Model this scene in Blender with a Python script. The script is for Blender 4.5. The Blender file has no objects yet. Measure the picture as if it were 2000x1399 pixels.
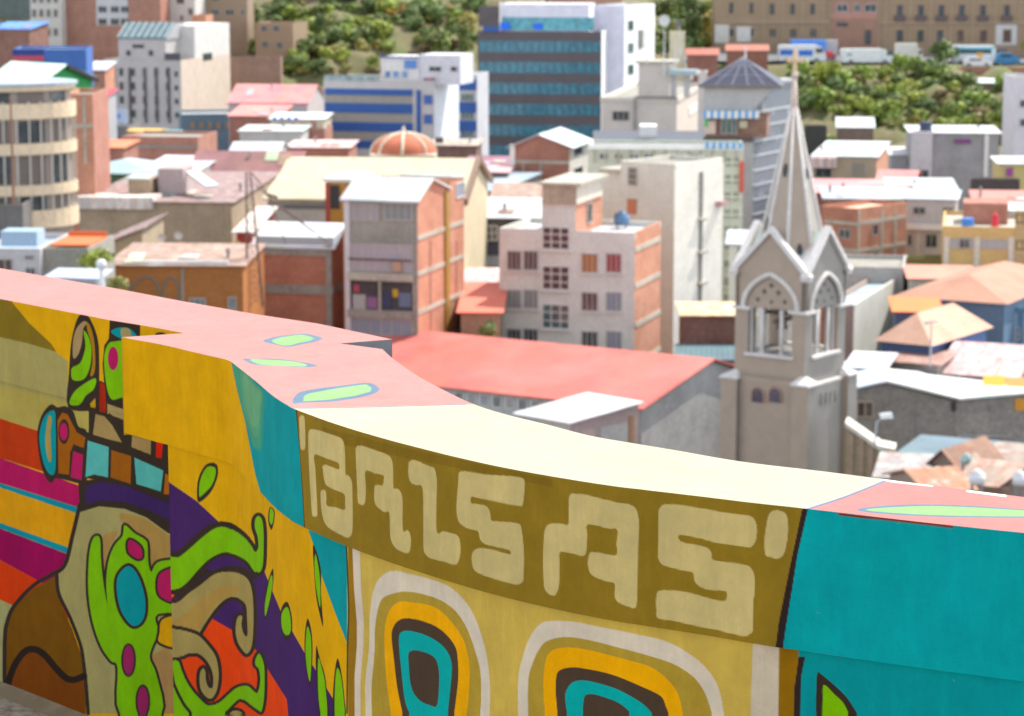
import bpy, bmesh, math, random
import numpy as np
from mathutils import Vector, Matrix
random.seed(7); np.random.seed(7)
R=math.radians
sc=bpy.context.scene; C=sc.collection
# ---------------- camera, sky, sun, exposure
PITCH=math.atan(829.5/5000.0)
cd=bpy.data.cameras.new('camera'); cam=bpy.data.objects.new('camera',cd); C.objects.link(cam)
cd.sensor_width=36; cd.lens=90; cd.clip_start=.1; cd.clip_end=3000
cam.location=(0,0,0); cam.rotation_euler=(math.pi/2-PITCH,0,0); sc.camera=cam
cd.dof.use_dof=True; cd.dof.focus_distance=5.0; cd.dof.aperture_fstop=10.5
w=bpy.data.worlds.new('World'); sc.world=w; w.use_nodes=True
SUN_EL,SUN_AZ=R(54),R(48)
nt=w.node_tree; sk=nt.nodes.new('ShaderNodeTexSky'); sk.sky_type='NISHITA'; sk.sun_disc=False
sk.sun_elevation=SUN_EL; sk.sun_rotation=SUN_AZ; sk.altitude=3600; sk.dust_density=2.5
bg=nt.nodes['Background']; bg.inputs[1].default_value=.15; hs=nt.nodes.new('ShaderNodeHueSaturation'); hs.inputs['Saturation'].default_value=.3; nt.links.new(sk.outputs[0],hs.inputs['Color']); nt.links.new(hs.outputs[0],bg.inputs[0])
ld=bpy.data.lights.new('sun','SUN'); ld.energy=2.1; ld.angle=R(.6); ld.color=(1,.95,.87)
sun=bpy.data.objects.new('sun',ld); C.objects.link(sun)
SD=Vector((math.cos(SUN_EL)*math.sin(SUN_AZ),math.cos(SUN_EL)*math.cos(SUN_AZ),math.sin(SUN_EL)))
sun.rotation_euler=SD.to_track_quat('Z','Y').to_euler(); sun.location=(60,60,90)
sc.view_settings.view_transform='Standard'; sc.view_settings.look='None'
sc.view_settings.exposure=1.6; sc.view_settings.gamma=1
sc.render.engine='CYCLES'; sc.render.resolution_x=1024; sc.render.resolution_y=716
# ---------------- pixel <-> world (photo pixels, 2000 wide)
CP,SP=math.cos(PITCH),math.sin(PITCH)
def ray(px,py):
    a=(px-1000)/5000.; b=(699.5-py)/5000.
    d=Vector((a,CP+b*SP,-SP+b*CP)); return d/d.y
def W(px,py,Y): return ray(px,py)*Y
def onz(px,py,z): d=ray(px,py); return d*(z/d.z)
def proj(P):
    P=np.asarray(P,dtype=np.float64); x,y,z=P[...,0],P[...,1],P[...,2]
    dep=y*CP-z*SP; up=y*SP+z*CP
    return 1000+5000*x/dep, 699.5-5000*up/dep
# ---------------- materials
def lin(c):
    return tuple((v/12.92 if v<=.04045 else ((v+.055)/1.055)**2.4) for v in (c[0]/255.,c[1]/255.,c[2]/255.))
MATS={}
def base_mat(key):
    m=bpy.data.materials.new(key); m.use_nodes=True
    return m,m.node_tree,m.node_tree.nodes['Principled BSDF']
def N(t,k,**kw):
    n=t.nodes.new(k)
    for a,b in kw.items(): setattr(n,a,b)
    return n
def mixc(t,fac,a,b,mode='MIX'):
    m=N(t,'ShaderNodeMix',data_type='RGBA',blend_type=mode)
    for s,v in ((m.inputs[0],fac),(m.inputs[6],a),(m.inputs[7],b)):
        if hasattr(v,'links'): t.links.new(v,s)
        elif isinstance(v,(int,float)): s.default_value=v
        else: s.default_value=(*v,1)
    return m.outputs[2]
def noise(t,vec,scale,detail=4,rough=.6):
    n=N(t,'ShaderNodeTexNoise'); n.inputs['Scale'].default_value=scale; n.inputs['Detail'].default_value=detail
    n.inputs['Roughness'].default_value=rough; t.links.new(vec,n.inputs['Vector']); return n.outputs[0]
def ramp(t,fac,a,b):
    r=N(t,'ShaderNodeMapRange'); r.inputs[1].default_value=a; r.inputs[2].default_value=b
    t.links.new(fac,r.inputs[0]); return r.outputs[0]
def wallvec(t):
    tc=N(t,'ShaderNodeTexCoord'); s=N(t,'ShaderNodeSeparateXYZ'); t.links.new(tc.outputs['Object'],s.inputs[0])
    a=N(t,'ShaderNodeMath'); a.operation='ADD'; t.links.new(s.outputs[0],a.inputs[0]); t.links.new(s.outputs[1],a.inputs[1])
    c=N(t,'ShaderNodeCombineXYZ'); t.links.new(a.outputs[0],c.inputs[0]); t.links.new(s.outputs[2],c.inputs[1])
    return tc.outputs['Object'],c.outputs[0]
def M(kind,c,v=0):
    """kind: plaster concrete brick metal tile paint glass cloth"""
    key='%s_%s_%s'%(kind,'_'.join(str(round(x,3)) for x in c),v)
    if key in MATS: return MATS[key]
    m,t,b=base_mat(kind); MATS[key]=m
    ob,wv=wallvec(t); rough=.85
    dark=tuple(x*.62 for x in c); pale=tuple(min(1,x*1.2+.02) for x in c)
    if kind in('plaster','concrete','stone'):
        k=1.0 if kind!='plaster' else .55
        n1=noise(t,ob,.55,5,.65); n2=noise(t,ob,5,4)
        col=mixc(t,ramp(t,n1,.38,.7),c,tuple(x*(1-.3*k) for x in c))
        # rain streaks: noise stretched downwards
        mp=N(t,'ShaderNodeMapping'); mp.inputs['Scale'].default_value=(3.2,.16,1); t.links.new(wv,mp.inputs[0])
        n3=noise(t,mp.outputs[0],1.0,3)
        col=mixc(t,ramp(t,n3,.55,.8),col,tuple(x*(1-.34*k) for x in c))
        col=mixc(t,ramp(t,n2,.5,.75),col,pale)
        if kind=='stone':
            bt=N(t,'ShaderNodeTexBrick'); bt.inputs['Scale'].default_value=1.6; t.links.new(wv,bt.inputs[0])
            bt.inputs['Color1'].default_value=(1,1,1,1); bt.inputs['Color2'].default_value=(.72,.72,.74,1); bt.inputs['Mortar'].default_value=(.6,.58,.55,1)
            col=mixc(t,.8,col,bt.outputs[0],'MULTIPLY')
        bm_=N(t,'ShaderNodeBump'); bm_.inputs['Strength'].default_value=.25; bm_.inputs['Distance'].default_value=.03
        t.links.new(n2,bm_.inputs['Height']); t.links.new(bm_.outputs[0],b.inputs['Normal'])
    elif kind=='brick':
        bt=N(t,'ShaderNodeTexBrick'); bt.inputs['Scale'].default_value=2.6; bt.inputs['Mortar Size'].default_value=.022
        bt.inputs['Color1'].default_value=(*c,1); bt.inputs['Color2'].default_value=(*[x*.74 for x in c],1)
        bt.inputs['Mortar'].default_value=(c[0]*.72+.03,c[1]*.9+.06,c[2]*.9+.07,1); t.links.new(wv,bt.inputs[0])
        n1=noise(t,ob,.7,4); n2=noise(t,ob,3.5,4)
        col=mixc(t,ramp(t,n1,.4,.72),bt.outputs[0],tuple(x*.66 for x in c))
        col=mixc(t,ramp(t,n2,.55,.8),col,(c[0]*.9+.1,c[1]*.9+.1,c[2]*.9+.1)); rough=.9
    elif kind=='metal':
        wt=N(t,'ShaderNodeTexWave'); wt.inputs['Scale'].default_value=.9 if not v else v; wt.bands_direction='X'; t.links.new(ob,wt.inputs[0])
        mp=N(t,'ShaderNodeMapping'); mp.inputs['Scale'].default_value=(.35,.22,.3); t.links.new(ob,mp.inputs[0])
        vo=N(t,'ShaderNodeTexVoronoi'); vo.inputs['Scale'].default_value=1.3; t.links.new(mp.outputs[0],vo.inputs['Vector'])
        n1=noise(t,ob,.8,5,.7)
        col=mixc(t,.22,c,vo.outputs['Color'],'MULTIPLY')
        col=mixc(t,ramp(t,n1,.5,.8),col,tuple(x*.7 for x in c))
        bw=N(t,'ShaderNodeBump'); bw.inputs['Strength'].default_value=.35; bw.inputs['Distance'].default_value=.04
        t.links.new(wt.outputs[1],bw.inputs['Height']); t.links.new(bw.outputs[0],b.inputs['Normal']); rough=.6
        n5=noise(t,mp.outputs[0],3.2,6,.75); col=mixc(t,ramp(t,n5,.55,.8),col,(c[0]*.72,c[1]*.6,c[2]*.52)); n6=noise(t,ob,.25,4); col=mixc(t,ramp(t,n6,.4,.75),col,tuple(min(1,x*1.15+.03) for x in c))
    elif kind=='rust':
        mp=N(t,'ShaderNodeMapping'); mp.inputs['Scale'].default_value=(1.1,.32,.3); t.links.new(ob,mp.inputs[0])
        bt=N(t,'ShaderNodeTexBrick'); bt.inputs['Scale'].default_value=.85; bt.inputs['Mortar Size'].default_value=.012; t.links.new(mp.outputs[0],bt.inputs[0])
        bt.inputs['Color1'].default_value=(0,0,0,1); bt.inputs['Color2'].default_value=(1,1,1,1); bt.inputs['Mortar'].default_value=(.4,.4,.4,1)
        n1=noise(t,ob,.5,5,.7); n2=noise(t,mp.outputs[0],2.2,6,.75)
        sp=N(t,'ShaderNodeSeparateColor'); t.links.new(bt.outputs[0],sp.inputs[0])
        col=mixc(t,sp.outputs[0],tuple(x*.8 for x in c),tuple(min(1,x*1.3) for x in c))
        col=mixc(t,ramp(t,n2,.5,.66),col,(c[0]*.9+.02,c[1]*.55,c[2]*.42))
        col=mixc(t,ramp(t,n1,.6,.74),col,(.62,.6,.56)); rough=.8
    elif kind=='tile':
        wt=N(t,'ShaderNodeTexWave'); wt.inputs['Scale'].default_value=1.2; wt.bands_direction='X'; t.links.new(ob,wt.inputs[0])
        n1=noise(t,ob,.5,5); n2=noise(t,ob,6,3)
        col=mixc(t,ramp(t,n1,.4,.75),c,tuple(x*.78 for x in c)); col=mixc(t,ramp(t,n2,.55,.8),col,pale)
        bw=N(t,'ShaderNodeBump'); bw.inputs['Strength'].default_value=.5; bw.inputs['Distance'].default_value=.05
        t.links.new(wt.outputs[1],bw.inputs['Height']); t.links.new(bw.outputs[0],b.inputs['Normal'])
    elif kind=='glass':
        n1=noise(t,ob,1.3,3); col=mixc(t,ramp(t,n1,.35,.7),c,tuple(min(1,x*1.9+.012) for x in c)); rough=.12
        b.inputs['Specular IOR Level'].default_value=.7
    elif kind=='cloth':
        wt=N(t,'ShaderNodeTexWave'); wt.inputs['Scale'].default_value=1.4; wt.inputs['Distortion'].default_value=3; wt.bands_direction='X'
        t.links.new(wv,wt.inputs[0]); col=mixc(t,wt.outputs[1],dark,c); rough=.8
    else:
        n1=noise(t,ob,1.2,4); col=mixc(t,ramp(t,n1,.4,.8),c,tuple(x*.85 for x in c)); rough=.5
    t.links.new(col,b.inputs['Base Color']); b.inputs['Roughness'].default_value=rough
    return m
# ---------------- object helpers
def link(o,parent=None):
    C.objects.link(o)
    if parent is not None: o.parent=parent
    return o
def empty(name,loc,rz=0,label=None,cat=None,group=None):
    o=bpy.data.objects.new(name,None); o.location=loc; o.rotation_euler=(0,0,rz); o.empty_display_size=.5; link(o)
    if label: o['label']=label; o['category']=cat
    if group: o['group']=group
    return o
def tag(o,label=None,cat=None,group=None,kind=None):
    if label: o['label']=label
    if cat: o['category']=cat
    if group: o['group']=group
    if kind: o['kind']=kind
    return o
def pyobj(name,verts,faces,mats,parent=None,fm=None,smooth=False):
    me=bpy.data.meshes.new(name); me.from_pydata([tuple(v) for v in verts],[],faces)
    for m in (mats if isinstance(mats,(list,tuple)) else [mats]): me.materials.append(m)
    if fm:
        for p,k in zip(me.polygons,fm): p.material_index=k
    if smooth:
        for p in me.polygons: p.use_smooth=True
    o=bpy.data.objects.new(name,me); return link(o,parent)
class MB:
    def __init__(s): s.v=[]; s.f=[]; s.m=[]
    def box(s,x0,x1,y0,y1,z0,z1,m=0):
        n=len(s.v); s.v+=[(x,y,z) for z in(z0,z1) for y in(y0,y1) for x in(x0,x1)]
        for q in((0,2,3,1),(4,5,7,6),(0,1,5,4),(1,3,7,5),(3,2,6,7),(2,0,4,6)): s.f.append(tuple(n+i for i in q)); s.m.append(m)
        return s
    def poly(s,pts,m=0):
        n=len(s.v); s.v+=[tuple(p) for p in pts]; s.f.append(tuple(range(n,n+len(pts)))); s.m.append(m); return s
    def prism(s,pts,off,m=0):
        off=Vector(off); n=len(s.v); k=len(pts); s.v+=[tuple(p) for p in pts]+[tuple(Vector(p)+off) for p in pts]
        s.f.append(tuple(range(n,n+k))); s.f.append(tuple(range(n+2*k-1,n+k-1,-1))); s.m+=[m,m]
        for i in range(k): j=(i+1)%k; s.f.append((n+i,n+k+i,n+k+j,n+j)); s.m.append(m)
        return s
    def tube(s,a,b,r0,r1=None,n=6,m=0):
        a=Vector(a); b=Vector(b); r1=r0 if r1 is None else r1; d=(b-a).normalized()
        x=d.orthogonal().normalized(); y=d.cross(x); k=len(s.v)
        for p,r in((a,r0),(b,r1)):
            for i in range(n):
                t=2*math.pi*i/n; s.v.append(tuple(p+(x*math.cos(t)+y*math.sin(t))*r))
        for i in range(n): j=(i+1)%n; s.f.append((k+i,k+j,k+n+j,k+n+i)); s.m.append(m)
        s.f.append(tuple(k+i for i in reversed(range(n)))); s.f.append(tuple(k+n+i for i in range(n))); s.m+=[m,m]
        return s
    def obj(s,name,mats,parent=None,smooth=False):
        o=pyobj(name,s.v,s.f,mats,parent,s.m,smooth)
        b=bmesh.new(); b.from_mesh(o.data); bmesh.ops.recalc_face_normals(b,faces=b.faces); b.to_mesh(o.data); b.free()
        return o
# ================= the painted parapet wall in the foreground =================
def cr(pts,n=8,closed=False):
    pts=[np.array(p,float) for p in pts]; out=[]; L=len(pts)
    rng=range(L) if closed else range(L-1)
    for i in rng:
        if closed: p0,p1,p2,p3=pts[i-1],pts[i],pts[(i+1)%L],pts[(i+2)%L]
        else: p0=pts[max(i-1,0)]; p1=pts[i]; p2=pts[i+1]; p3=pts[min(i+2,L-1)]
        for k in range(n):
            t=k/n; out.append(.5*((2*p1)+(-p0+p2)*t+(2*p0-5*p1+4*p2-p3)*t*t+(-p0+3*p1-3*p2+p3)*t**3))
    if not closed: out.append(pts[-1])
    return np.array(out)
def segdist(x,y,a,b):
    ax,ay=a; bx,by=b; dx,dy=bx-ax,by-ay; L=dx*dx+dy*dy+1e-9
    t=np.clip(((x-ax)*dx+(y-ay)*dy)/L,0,1); return np.hypot(x-ax-t*dx,y-ay-t*dy)
def fill_cov(x,y,P):
    d=np.full(x.shape,1e9); ins=np.zeros(x.shape,bool); n=len(P)
    for i in range(n):
        a=P[i]; b=P[(i+1)%n]; d=np.minimum(d,segdist(x,y,a,b))
        c=((a[1]>y)!=(b[1]>y)); 
        if a[1]!=b[1]: ins^=c&(x<(b[0]-a[0])*(y-a[1])/(b[1]-a[1])+a[0])
    return np.clip(.5+np.where(ins,d,-d)/1.2,0,1)
def line_cov(x,y,P,wd):
    d=np.full(x.shape,1e9)
    for i in range(len(P)-1): d=np.minimum(d,segdist(x,y,P[i],P[i+1]))
    return np.clip(.5+(wd/2-d)/1.2,0,1)
KP=(1.0,.9,.80)  # paint reflectance relative to the colour seen in open shade
def pc(c): return np.array(lin(c))
LAY=[]
def z(o,pts):
    ox,oy,s=o; r=[]
    for a,b in pts:
        X=ox+a/s; Y=oy+b/s
        r.append((X,Y))
    return r
def F(c,o,pts,smooth=1,ol=0,oc=(52,42,34)):
    P=z(o,pts); P=cr(P,4,True) if smooth==1 else (cr(P,5) if smooth==2 else np.array(P,float))
    P=P.copy(); P[P[:,1]>1395,1]=1650
    if ol: LAY.append(('s',oc,np.vstack([P,P[:1]]),ol*2))
    LAY.append(('f',c,P,0))
def S(c,o,pts,wd): LAY.append(('s',c,cr(z(o,pts),5),wd))
def ell(cx,cy,rx,ry,n=14): return [(cx+rx*math.cos(6.2832*i/n),cy+ry*math.sin(6.2832*i/n)) for i in range(n)]
O=(0,0,1)
def paint(px,py,base,layers):
    col=np.tile(pc(base),(px.size,1)); x=px.ravel(); y=py.ravel()
    for k,c,P,wd in layers:
        m=wd/2+3; sel=np.nonzero((x>P[:,0].min()-m)&(x<P[:,0].max()+m)&(y>P[:,1].min()-m)&(y<P[:,1].max()+m))[0]
        if sel.size==0: continue
        cv=fill_cov(x[sel],y[sel],P) if k=='f' else line_cov(x[sel],y[sel],P,wd)
        col[sel]=col[sel]*(1-cv[:,None])+pc(c)*cv[:,None]
    return col
def sheet(name,pts,col,mat,parent,flip=False):
    n,m=pts.shape[:2]; me=bpy.data.meshes.new(name)
    me.vertices.add(n*m); me.vertices.foreach_set('co',pts.reshape(-1).astype(np.float32))
    i=np.arange(n-1)[:,None]*m+np.arange(m-1)[None,:]
    q=np.stack([i,i+1,i+m+1,i+m],-1).reshape(-1,4)
    if flip: q=q[:,::-1]
    nf=len(q); me.loops.add(nf*4); me.loops.foreach_set('vertex_index',q.reshape(-1).astype(np.int32))
    me.polygons.add(nf); me.polygons.foreach_set('loop_start',np.arange(0,nf*4,4,dtype=np.int32)); me.polygons.foreach_set('loop_total',np.full(nf,4,np.int32))
    me.update(); me.validate()
    if col is not None:
        a=me.color_attributes.new('paint','FLOAT_COLOR','POINT')
        a.data.foreach_set('color',np.hstack([col,np.ones((len(col),1))]).astype(np.float32).reshape(-1))
    me.materials.append(mat); o=bpy.data.objects.new(name,me)
    me.polygons.foreach_set('use_smooth',np.ones(nf,bool)); return link(o,parent)
def paint_mat(name,k,rough=.6,mott=.66):
    m,t,b=base_mat(name); a=N(t,'ShaderNodeAttribute'); a.attribute_name='paint'
    tc=N(t,'ShaderNodeTexCoord'); mp=N(t,'ShaderNodeMapping'); mp.inputs['Scale'].default_value=(14,14,3); t.links.new(tc.outputs['Object'],mp.inputs[0])
    n1=noise(t,mp.outputs[0],1,5,.7); n2=noise(t,tc.outputs['Object'],5,4); n3=noise(t,tc.outputs['Object'],260,3)
    c=mixc(t,1.0,a.outputs['Color'],k,'MULTIPLY')
    c=mixc(t,ramp(t,n1,.3,.75),c,mixc(t,1.0,c,(.86,.85,.9),'MULTIPLY'))
    c=mixc(t,ramp(t,n2,.4,.7),c,mixc(t,1.0,c,(1.06,1.06,1.1),'MULTIPLY'))
    n7=noise(t,tc.outputs['Object'],11,6,.75); c=mixc(t,ramp(t,n7,.38 if mott>.6 else -.5,mott),mixc(t,1.0,c,(.84,.85,.88),'MULTIPLY'),c); mp2=N(t,'ShaderNodeMapping'); mp2.inputs['Scale'].default_value=(60,60,9); t.links.new(tc.outputs['Object'],mp2.inputs[0]); n8=noise(t,mp2.outputs[0],1,3,.6); c=mixc(t,ramp(t,n8,.5,.8),c,mixc(t,1.0,c,(1.12,1.1,1.1),'MULTIPLY'))
    n4=noise(t,tc.outputs['Object'],38,3,.7); c=mixc(t,ramp(t,n4,.73,.8),c,mixc(t,.5,c,(.3,.26,.2)))
    t.links.new(c,b.inputs['Base Color']); b.inputs['Roughness'].default_value=rough; b.inputs['Specular IOR Level'].default_value=.06
    bp=N(t,'ShaderNodeBump'); bp.inputs['Strength'].default_value=.35; bp.inputs['Distance'].default_value=.002
    t.links.new(n3,bp.inputs['Height']); t.links.new(bp.outputs[0],b.inputs['Normal']); return m
wallM=paint_mat('wall_paint',KP,.85); topM=paint_mat('coping_paint',(.9,.9,.88),.8,.45)
def plan(pts): return np.array([[*onz(a,b,-1.0)][:2] for a,b in pts])
def resample(P,step):
    d=np.r_[0,np.cumsum(np.hypot(*np.diff(P,axis=0).T))]; n=max(2,int(d[-1]/step)+1); s=np.linspace(0,d[-1],n)
    return np.c_[np.interp(s,d,P[:,0]),np.interp(s,d,P[:,1])]
FB=[(237,659),(314,673),(400,693),(443,703),(457,711),(500,745),(534,774),(559,790),(580,801),(651,827),(743,855),(834,879),(925,901),(1017,920),(1108,936),(1200,950),(1260,957),(1360,969),(1450,980),(1576,994),(1800,1020),(2000,1041)]
BB=[(360,651),(664,671),(747,682),(768,701),(812,732),(855,756),(919,787),(982,808),(1067,829),(1152,851),(1237,866),(1322,880),(1450,902),(1609,921),(1717,935),(1880,956),(2000,971)]
FL=[(-40,577),(0,584),(114,606),(217,626),(286,637),(360,651)]
BL=[(0,524),(114,544),(229,564),(343,586),(500,614),(620,632),(766,663)]
STEP=.0021
fb=cr(plan(FB[:5]),6)[:-1]; fb=np.vstack([fb,cr(plan(FB[4:]),6)])
dirR=(fb[-1]-fb[-8]); dirR/=np.hypot(*dirR)
fbf=resample(fb,STEP); extR=np.array([fb[-1]+dirR*t for t in np.linspace(.05,2.2,40)]); fbx=np.vstack([fbf,extR])
bb=plan(BB); bb=np.vstack([bb[:2],cr(bb[2:],6)]); bbx=np.vstack([bb,[bb[-1]+dirR*t for t in np.linspace(.05,2.2,40)]])
fl=plan(FL); dl=fl[-1]-fl[0]; dl/=np.hypot(*dl)
flx=np.vstack([[fl[0]-dl*t for t in np.linspace(2.5,.05,30)],resample(fl,STEP)])
bl=plan(BL); blx=np.vstack([[bl[0]-dl*2.5],bl])
def normals(P):
    d=np.gradient(P,axis=0); k=7
    d=np.c_[np.convolve(np.pad(d[:,0],k,'edge'),np.ones(2*k+1)/(2*k+1),'valid'),np.convolve(np.pad(d[:,1],k,'edge'),np.ones(2*k+1)/(2*k+1),'valid')]
    n=np.c_[-d[:,1],d[:,0]]; return n/np.hypot(n[:,0],n[:,1])[:,None]     # pointing into the wall
HT=lambda px: np.interp(px,[0,150,300,600,1400,1520],[.2325,.238,.249,.250,.256,.259])
root=empty('parapet_wall',(float(fb[len(fb)//2][0]),float(fb[len(fb)//2][1]),-2.07),0,'mural painted curving parapet wall with lettering, pink and cream coping in the foreground','wall')
def rel(P): return P-np.array(root.location)[None,None,:]
def strip(P,z0,z1,rows):
    t=np.linspace(0,1,rows)[:,None]; z0=np.broadcast_to(z0,(len(P),))[None,:]; z1=np.broadcast_to(z1,(len(P),))[None,:]
    Z=z0*(1-t)+z1*t; return np.dstack([np.broadcast_to(P[:,0],Z.shape),np.broadcast_to(P[:,1],Z.shape),Z])
def painted(name,pts,base,layers,mat=None,flip=False,warp=0):
    px,py=proj(pts); col=paint(px,py,base,layers); 
    return sheet(name,rel(pts),col,mat or wallM,root,flip)
DK=(50,42,34); GR=(112,176,0); TE=(0,140,148); TEb=(0,150,158); YE=(200,156,0); BE=(182,172,116); OL=(128,108,30); TAN=(150,138,80); MG=(165,24,88); PU=(62,34,92)
# ---- shapes on the curved block
A_=(570,790,4.373); B_=(780,860,4.664); C_=(1040,930,5.181); D_=(1260,960,4.115); E_=(680,1080,4.386); F_=(1000,1150,2.857); G_=(300,880,4.373); H_=(300,1140,5.4); I_=(500,960,3.185); J_=(60,600,3.885); K_=(0,940,3.047); T_=(440,620,5.882); V_=(0,500,3.5); U_=(0,780,2.26)
def layers(fn):
    global LAY; LAY=[]; fn(); r=LAY; LAY=[]; return r
def L_block():
    F(TE,O,[(448,690),(590,790),(600,1060),(560,1030),(514,981),(498,925),(478,820)],0)
    F((40,142,128),T_,[(70,480),(180,560),(350,750),(450,880),(445,1120),(420,1500),(330,1500),(240,1235),(140,850)])
    F((62,145,118),T_,[(60,470),(170,560),(330,740),(430,870),(425,1100),(400,1500),(330,1500),(240,1235),(140,850)],0)
    F((80,152,118),T_,[(180,600),(320,740),(420,870),(405,1080),(370,1350),(320,1350),(250,1180),(190,880)])
    F((96,158,118),T_,[(200,650),(300,750),(400,880),(390,1050),(370,1235),(300,1235),(240,1000)])
    F(OL,O,[(578,760),(2200,960),(2200,1500),(597,1060)],0)
    F((140,116,34),D_,[(-900,1010),(300,1180),(1040,1290),(1040,1380),(-900,1180)],0)
    F((118,98,26),B_,[(-700,-120),(0,60),(1400,360),(1400,430),(0,150),(-700,0)],0)
    F(TEb,O,[(1577,960),(2300,1000),(2300,1500),(1524,1500),(1522,1282)],0)
    S((118,40,10),O,[(1640,1005),(1720,1013),(1860,1029)],5)
    F((44,34,34),D_,[(1272,100),(1318,100),(1225,510),(1195,700),(1130,1100),(1088,1400),(1030,1400),(1075,1050),(1165,600)],0)
    S((60,60,30),A_,[(38,40),(58,250),(75,450),(100,850),(112,1100)],3)
    F((138,104,12),A_,[(44,50),(70,50),(60,200),(90,500),(105,800),(140,1100),(115,1100),(92,700),(62,300)],0)
    for P in ([(62,115),(75,95),(95,95),(108,120),(115,250),(112,370),(95,390),(75,370),(65,250)],
     [(140,250),(150,220),(180,213),(240,225),(320,250),(390,275),(430,300),(448,350),(455,440),(458,590),(480,605),(500,630),(515,680),(518,800),(520,1000),(512,1100),(490,1135),(460,1135),(400,1105),(330,1065),(285,1020),(262,950),(250,870),(245,760),(255,735),(275,730),(290,745),(295,800),(300,865),(380,880),(450,900),(455,840),(448,770),(380,735),(300,695),(275,640),(265,560),(262,530),(290,515),(340,535),(400,555),(405,520),(385,495),(300,465),(195,430),(200,550),(208,700),(218,900),(215,950),(195,958),(175,945),(165,850),(150,600),(142,400)],
     [(545,380),(560,355),(600,355),(680,380),(780,415),(830,440),(855,480),(865,560),(868,710),(900,720),(930,750),(945,830),(948,1070),(985,1075),(1005,1095),(1018,1160),(1010,1240),(990,1270),(950,1262),(895,1235),(860,1190),(840,1120),(832,930),(790,920),(740,885),(712,850),(703,790),(708,700),(735,688),(775,690),(785,640),(778,605),(710,590),(630,570),(632,700),(628,820),(610,858),(585,855),(565,830),(558,700),(548,500)]):
        F(BE,A_,P,2)
    for P in ([(85,200),(120,180),(170,190),(230,220),(290,240),(320,260),(335,320),(342,400),(338,820),(400,830),(490,850),(530,870),(550,910),(558,1000),(545,1080),(520,1130),(480,1130),(400,1105),(330,1090),(280,1075),(240,1040),(220,980),(218,700),(210,435),(150,410),(110,390),(88,350),(80,280)],
     [(540,300),(560,285),(620,285),(760,310),(900,320),(1050,330),(1120,345),(1140,375),(1140,450),(1125,580),(1100,600),(1000,585),(860,555),(740,530),(660,515),(650,550),(660,575),(740,585),(790,600),(815,630),(830,680),(838,730),(900,740),(1040,750),(1095,765),(1110,800),(1125,900),(1135,1050),(1130,1260),(1110,1300),(1070,1315),(1000,1300),(850,1260),(740,1220),(680,1180),(662,1120),(658,1060),(675,1010),(720,985),(780,985),(880,1005),(1000,1040),(1010,1010),(950,985),(850,965),(770,940),(735,900),(715,830),(640,810),(580,780),(540,740),(522,660),(522,550),(535,400)]):
        F(BE,B_,P,2)
    F(BE,C_,[(370,220),(385,185),(420,178),(540,190),(680,225),(850,265),(950,280),(1020,305),(1055,350),(1072,420),(1080,520),(1070,700),(1065,1000),(1055,1290),(1030,1335),(980,1325),(900,1295),(850,1260),(830,1200),(830,1090),(760,1070),(650,1030),(590,990),(565,930),(560,860),(575,790),(600,770),(680,775),(845,800),(850,680),(858,545),(760,530),(560,490),(555,600),(545,760),(520,805),(480,805),(400,785),(280,770),(275,900),(268,1100),(240,1190),(210,1210),(160,1190),(120,1130),(110,1000),(108,800),(115,620),(130,530),(165,490),(220,478),(300,485),(360,490),(365,380)],2)
    F(BE,D_,[(110,150),(140,110),(200,103),(300,112),(420,130),(560,155),(700,180),(830,195),(875,220),(895,270),(900,320),(890,390),(860,440),(820,450),(700,430),(560,410),(450,380),(280,350),(285,400),(380,425),(460,440),(510,460),(535,500),(540,545),(600,560),(720,575),(820,595),(860,630),(878,680),(880,800),(870,900),(865,1110),(840,1145),(800,1165),(700,1145),(560,1110),(400,1080),(250,1045),(105,1020),(90,950),(88,870),(100,810),(140,795),(230,797),(380,820),(520,860),(640,880),(652,805),(560,795),(470,780),(420,750),(395,710),(385,655),(320,640),(200,610),(140,590),(110,550),(103,480),(105,300)],2)
    F(BE,D_,[(960,380),(970,300),(990,200),(1020,160),(1060,150),(1110,165),(1140,200),(1150,300),(1135,430),(1110,510),(1070,540),(1010,530),(965,505)])
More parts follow.
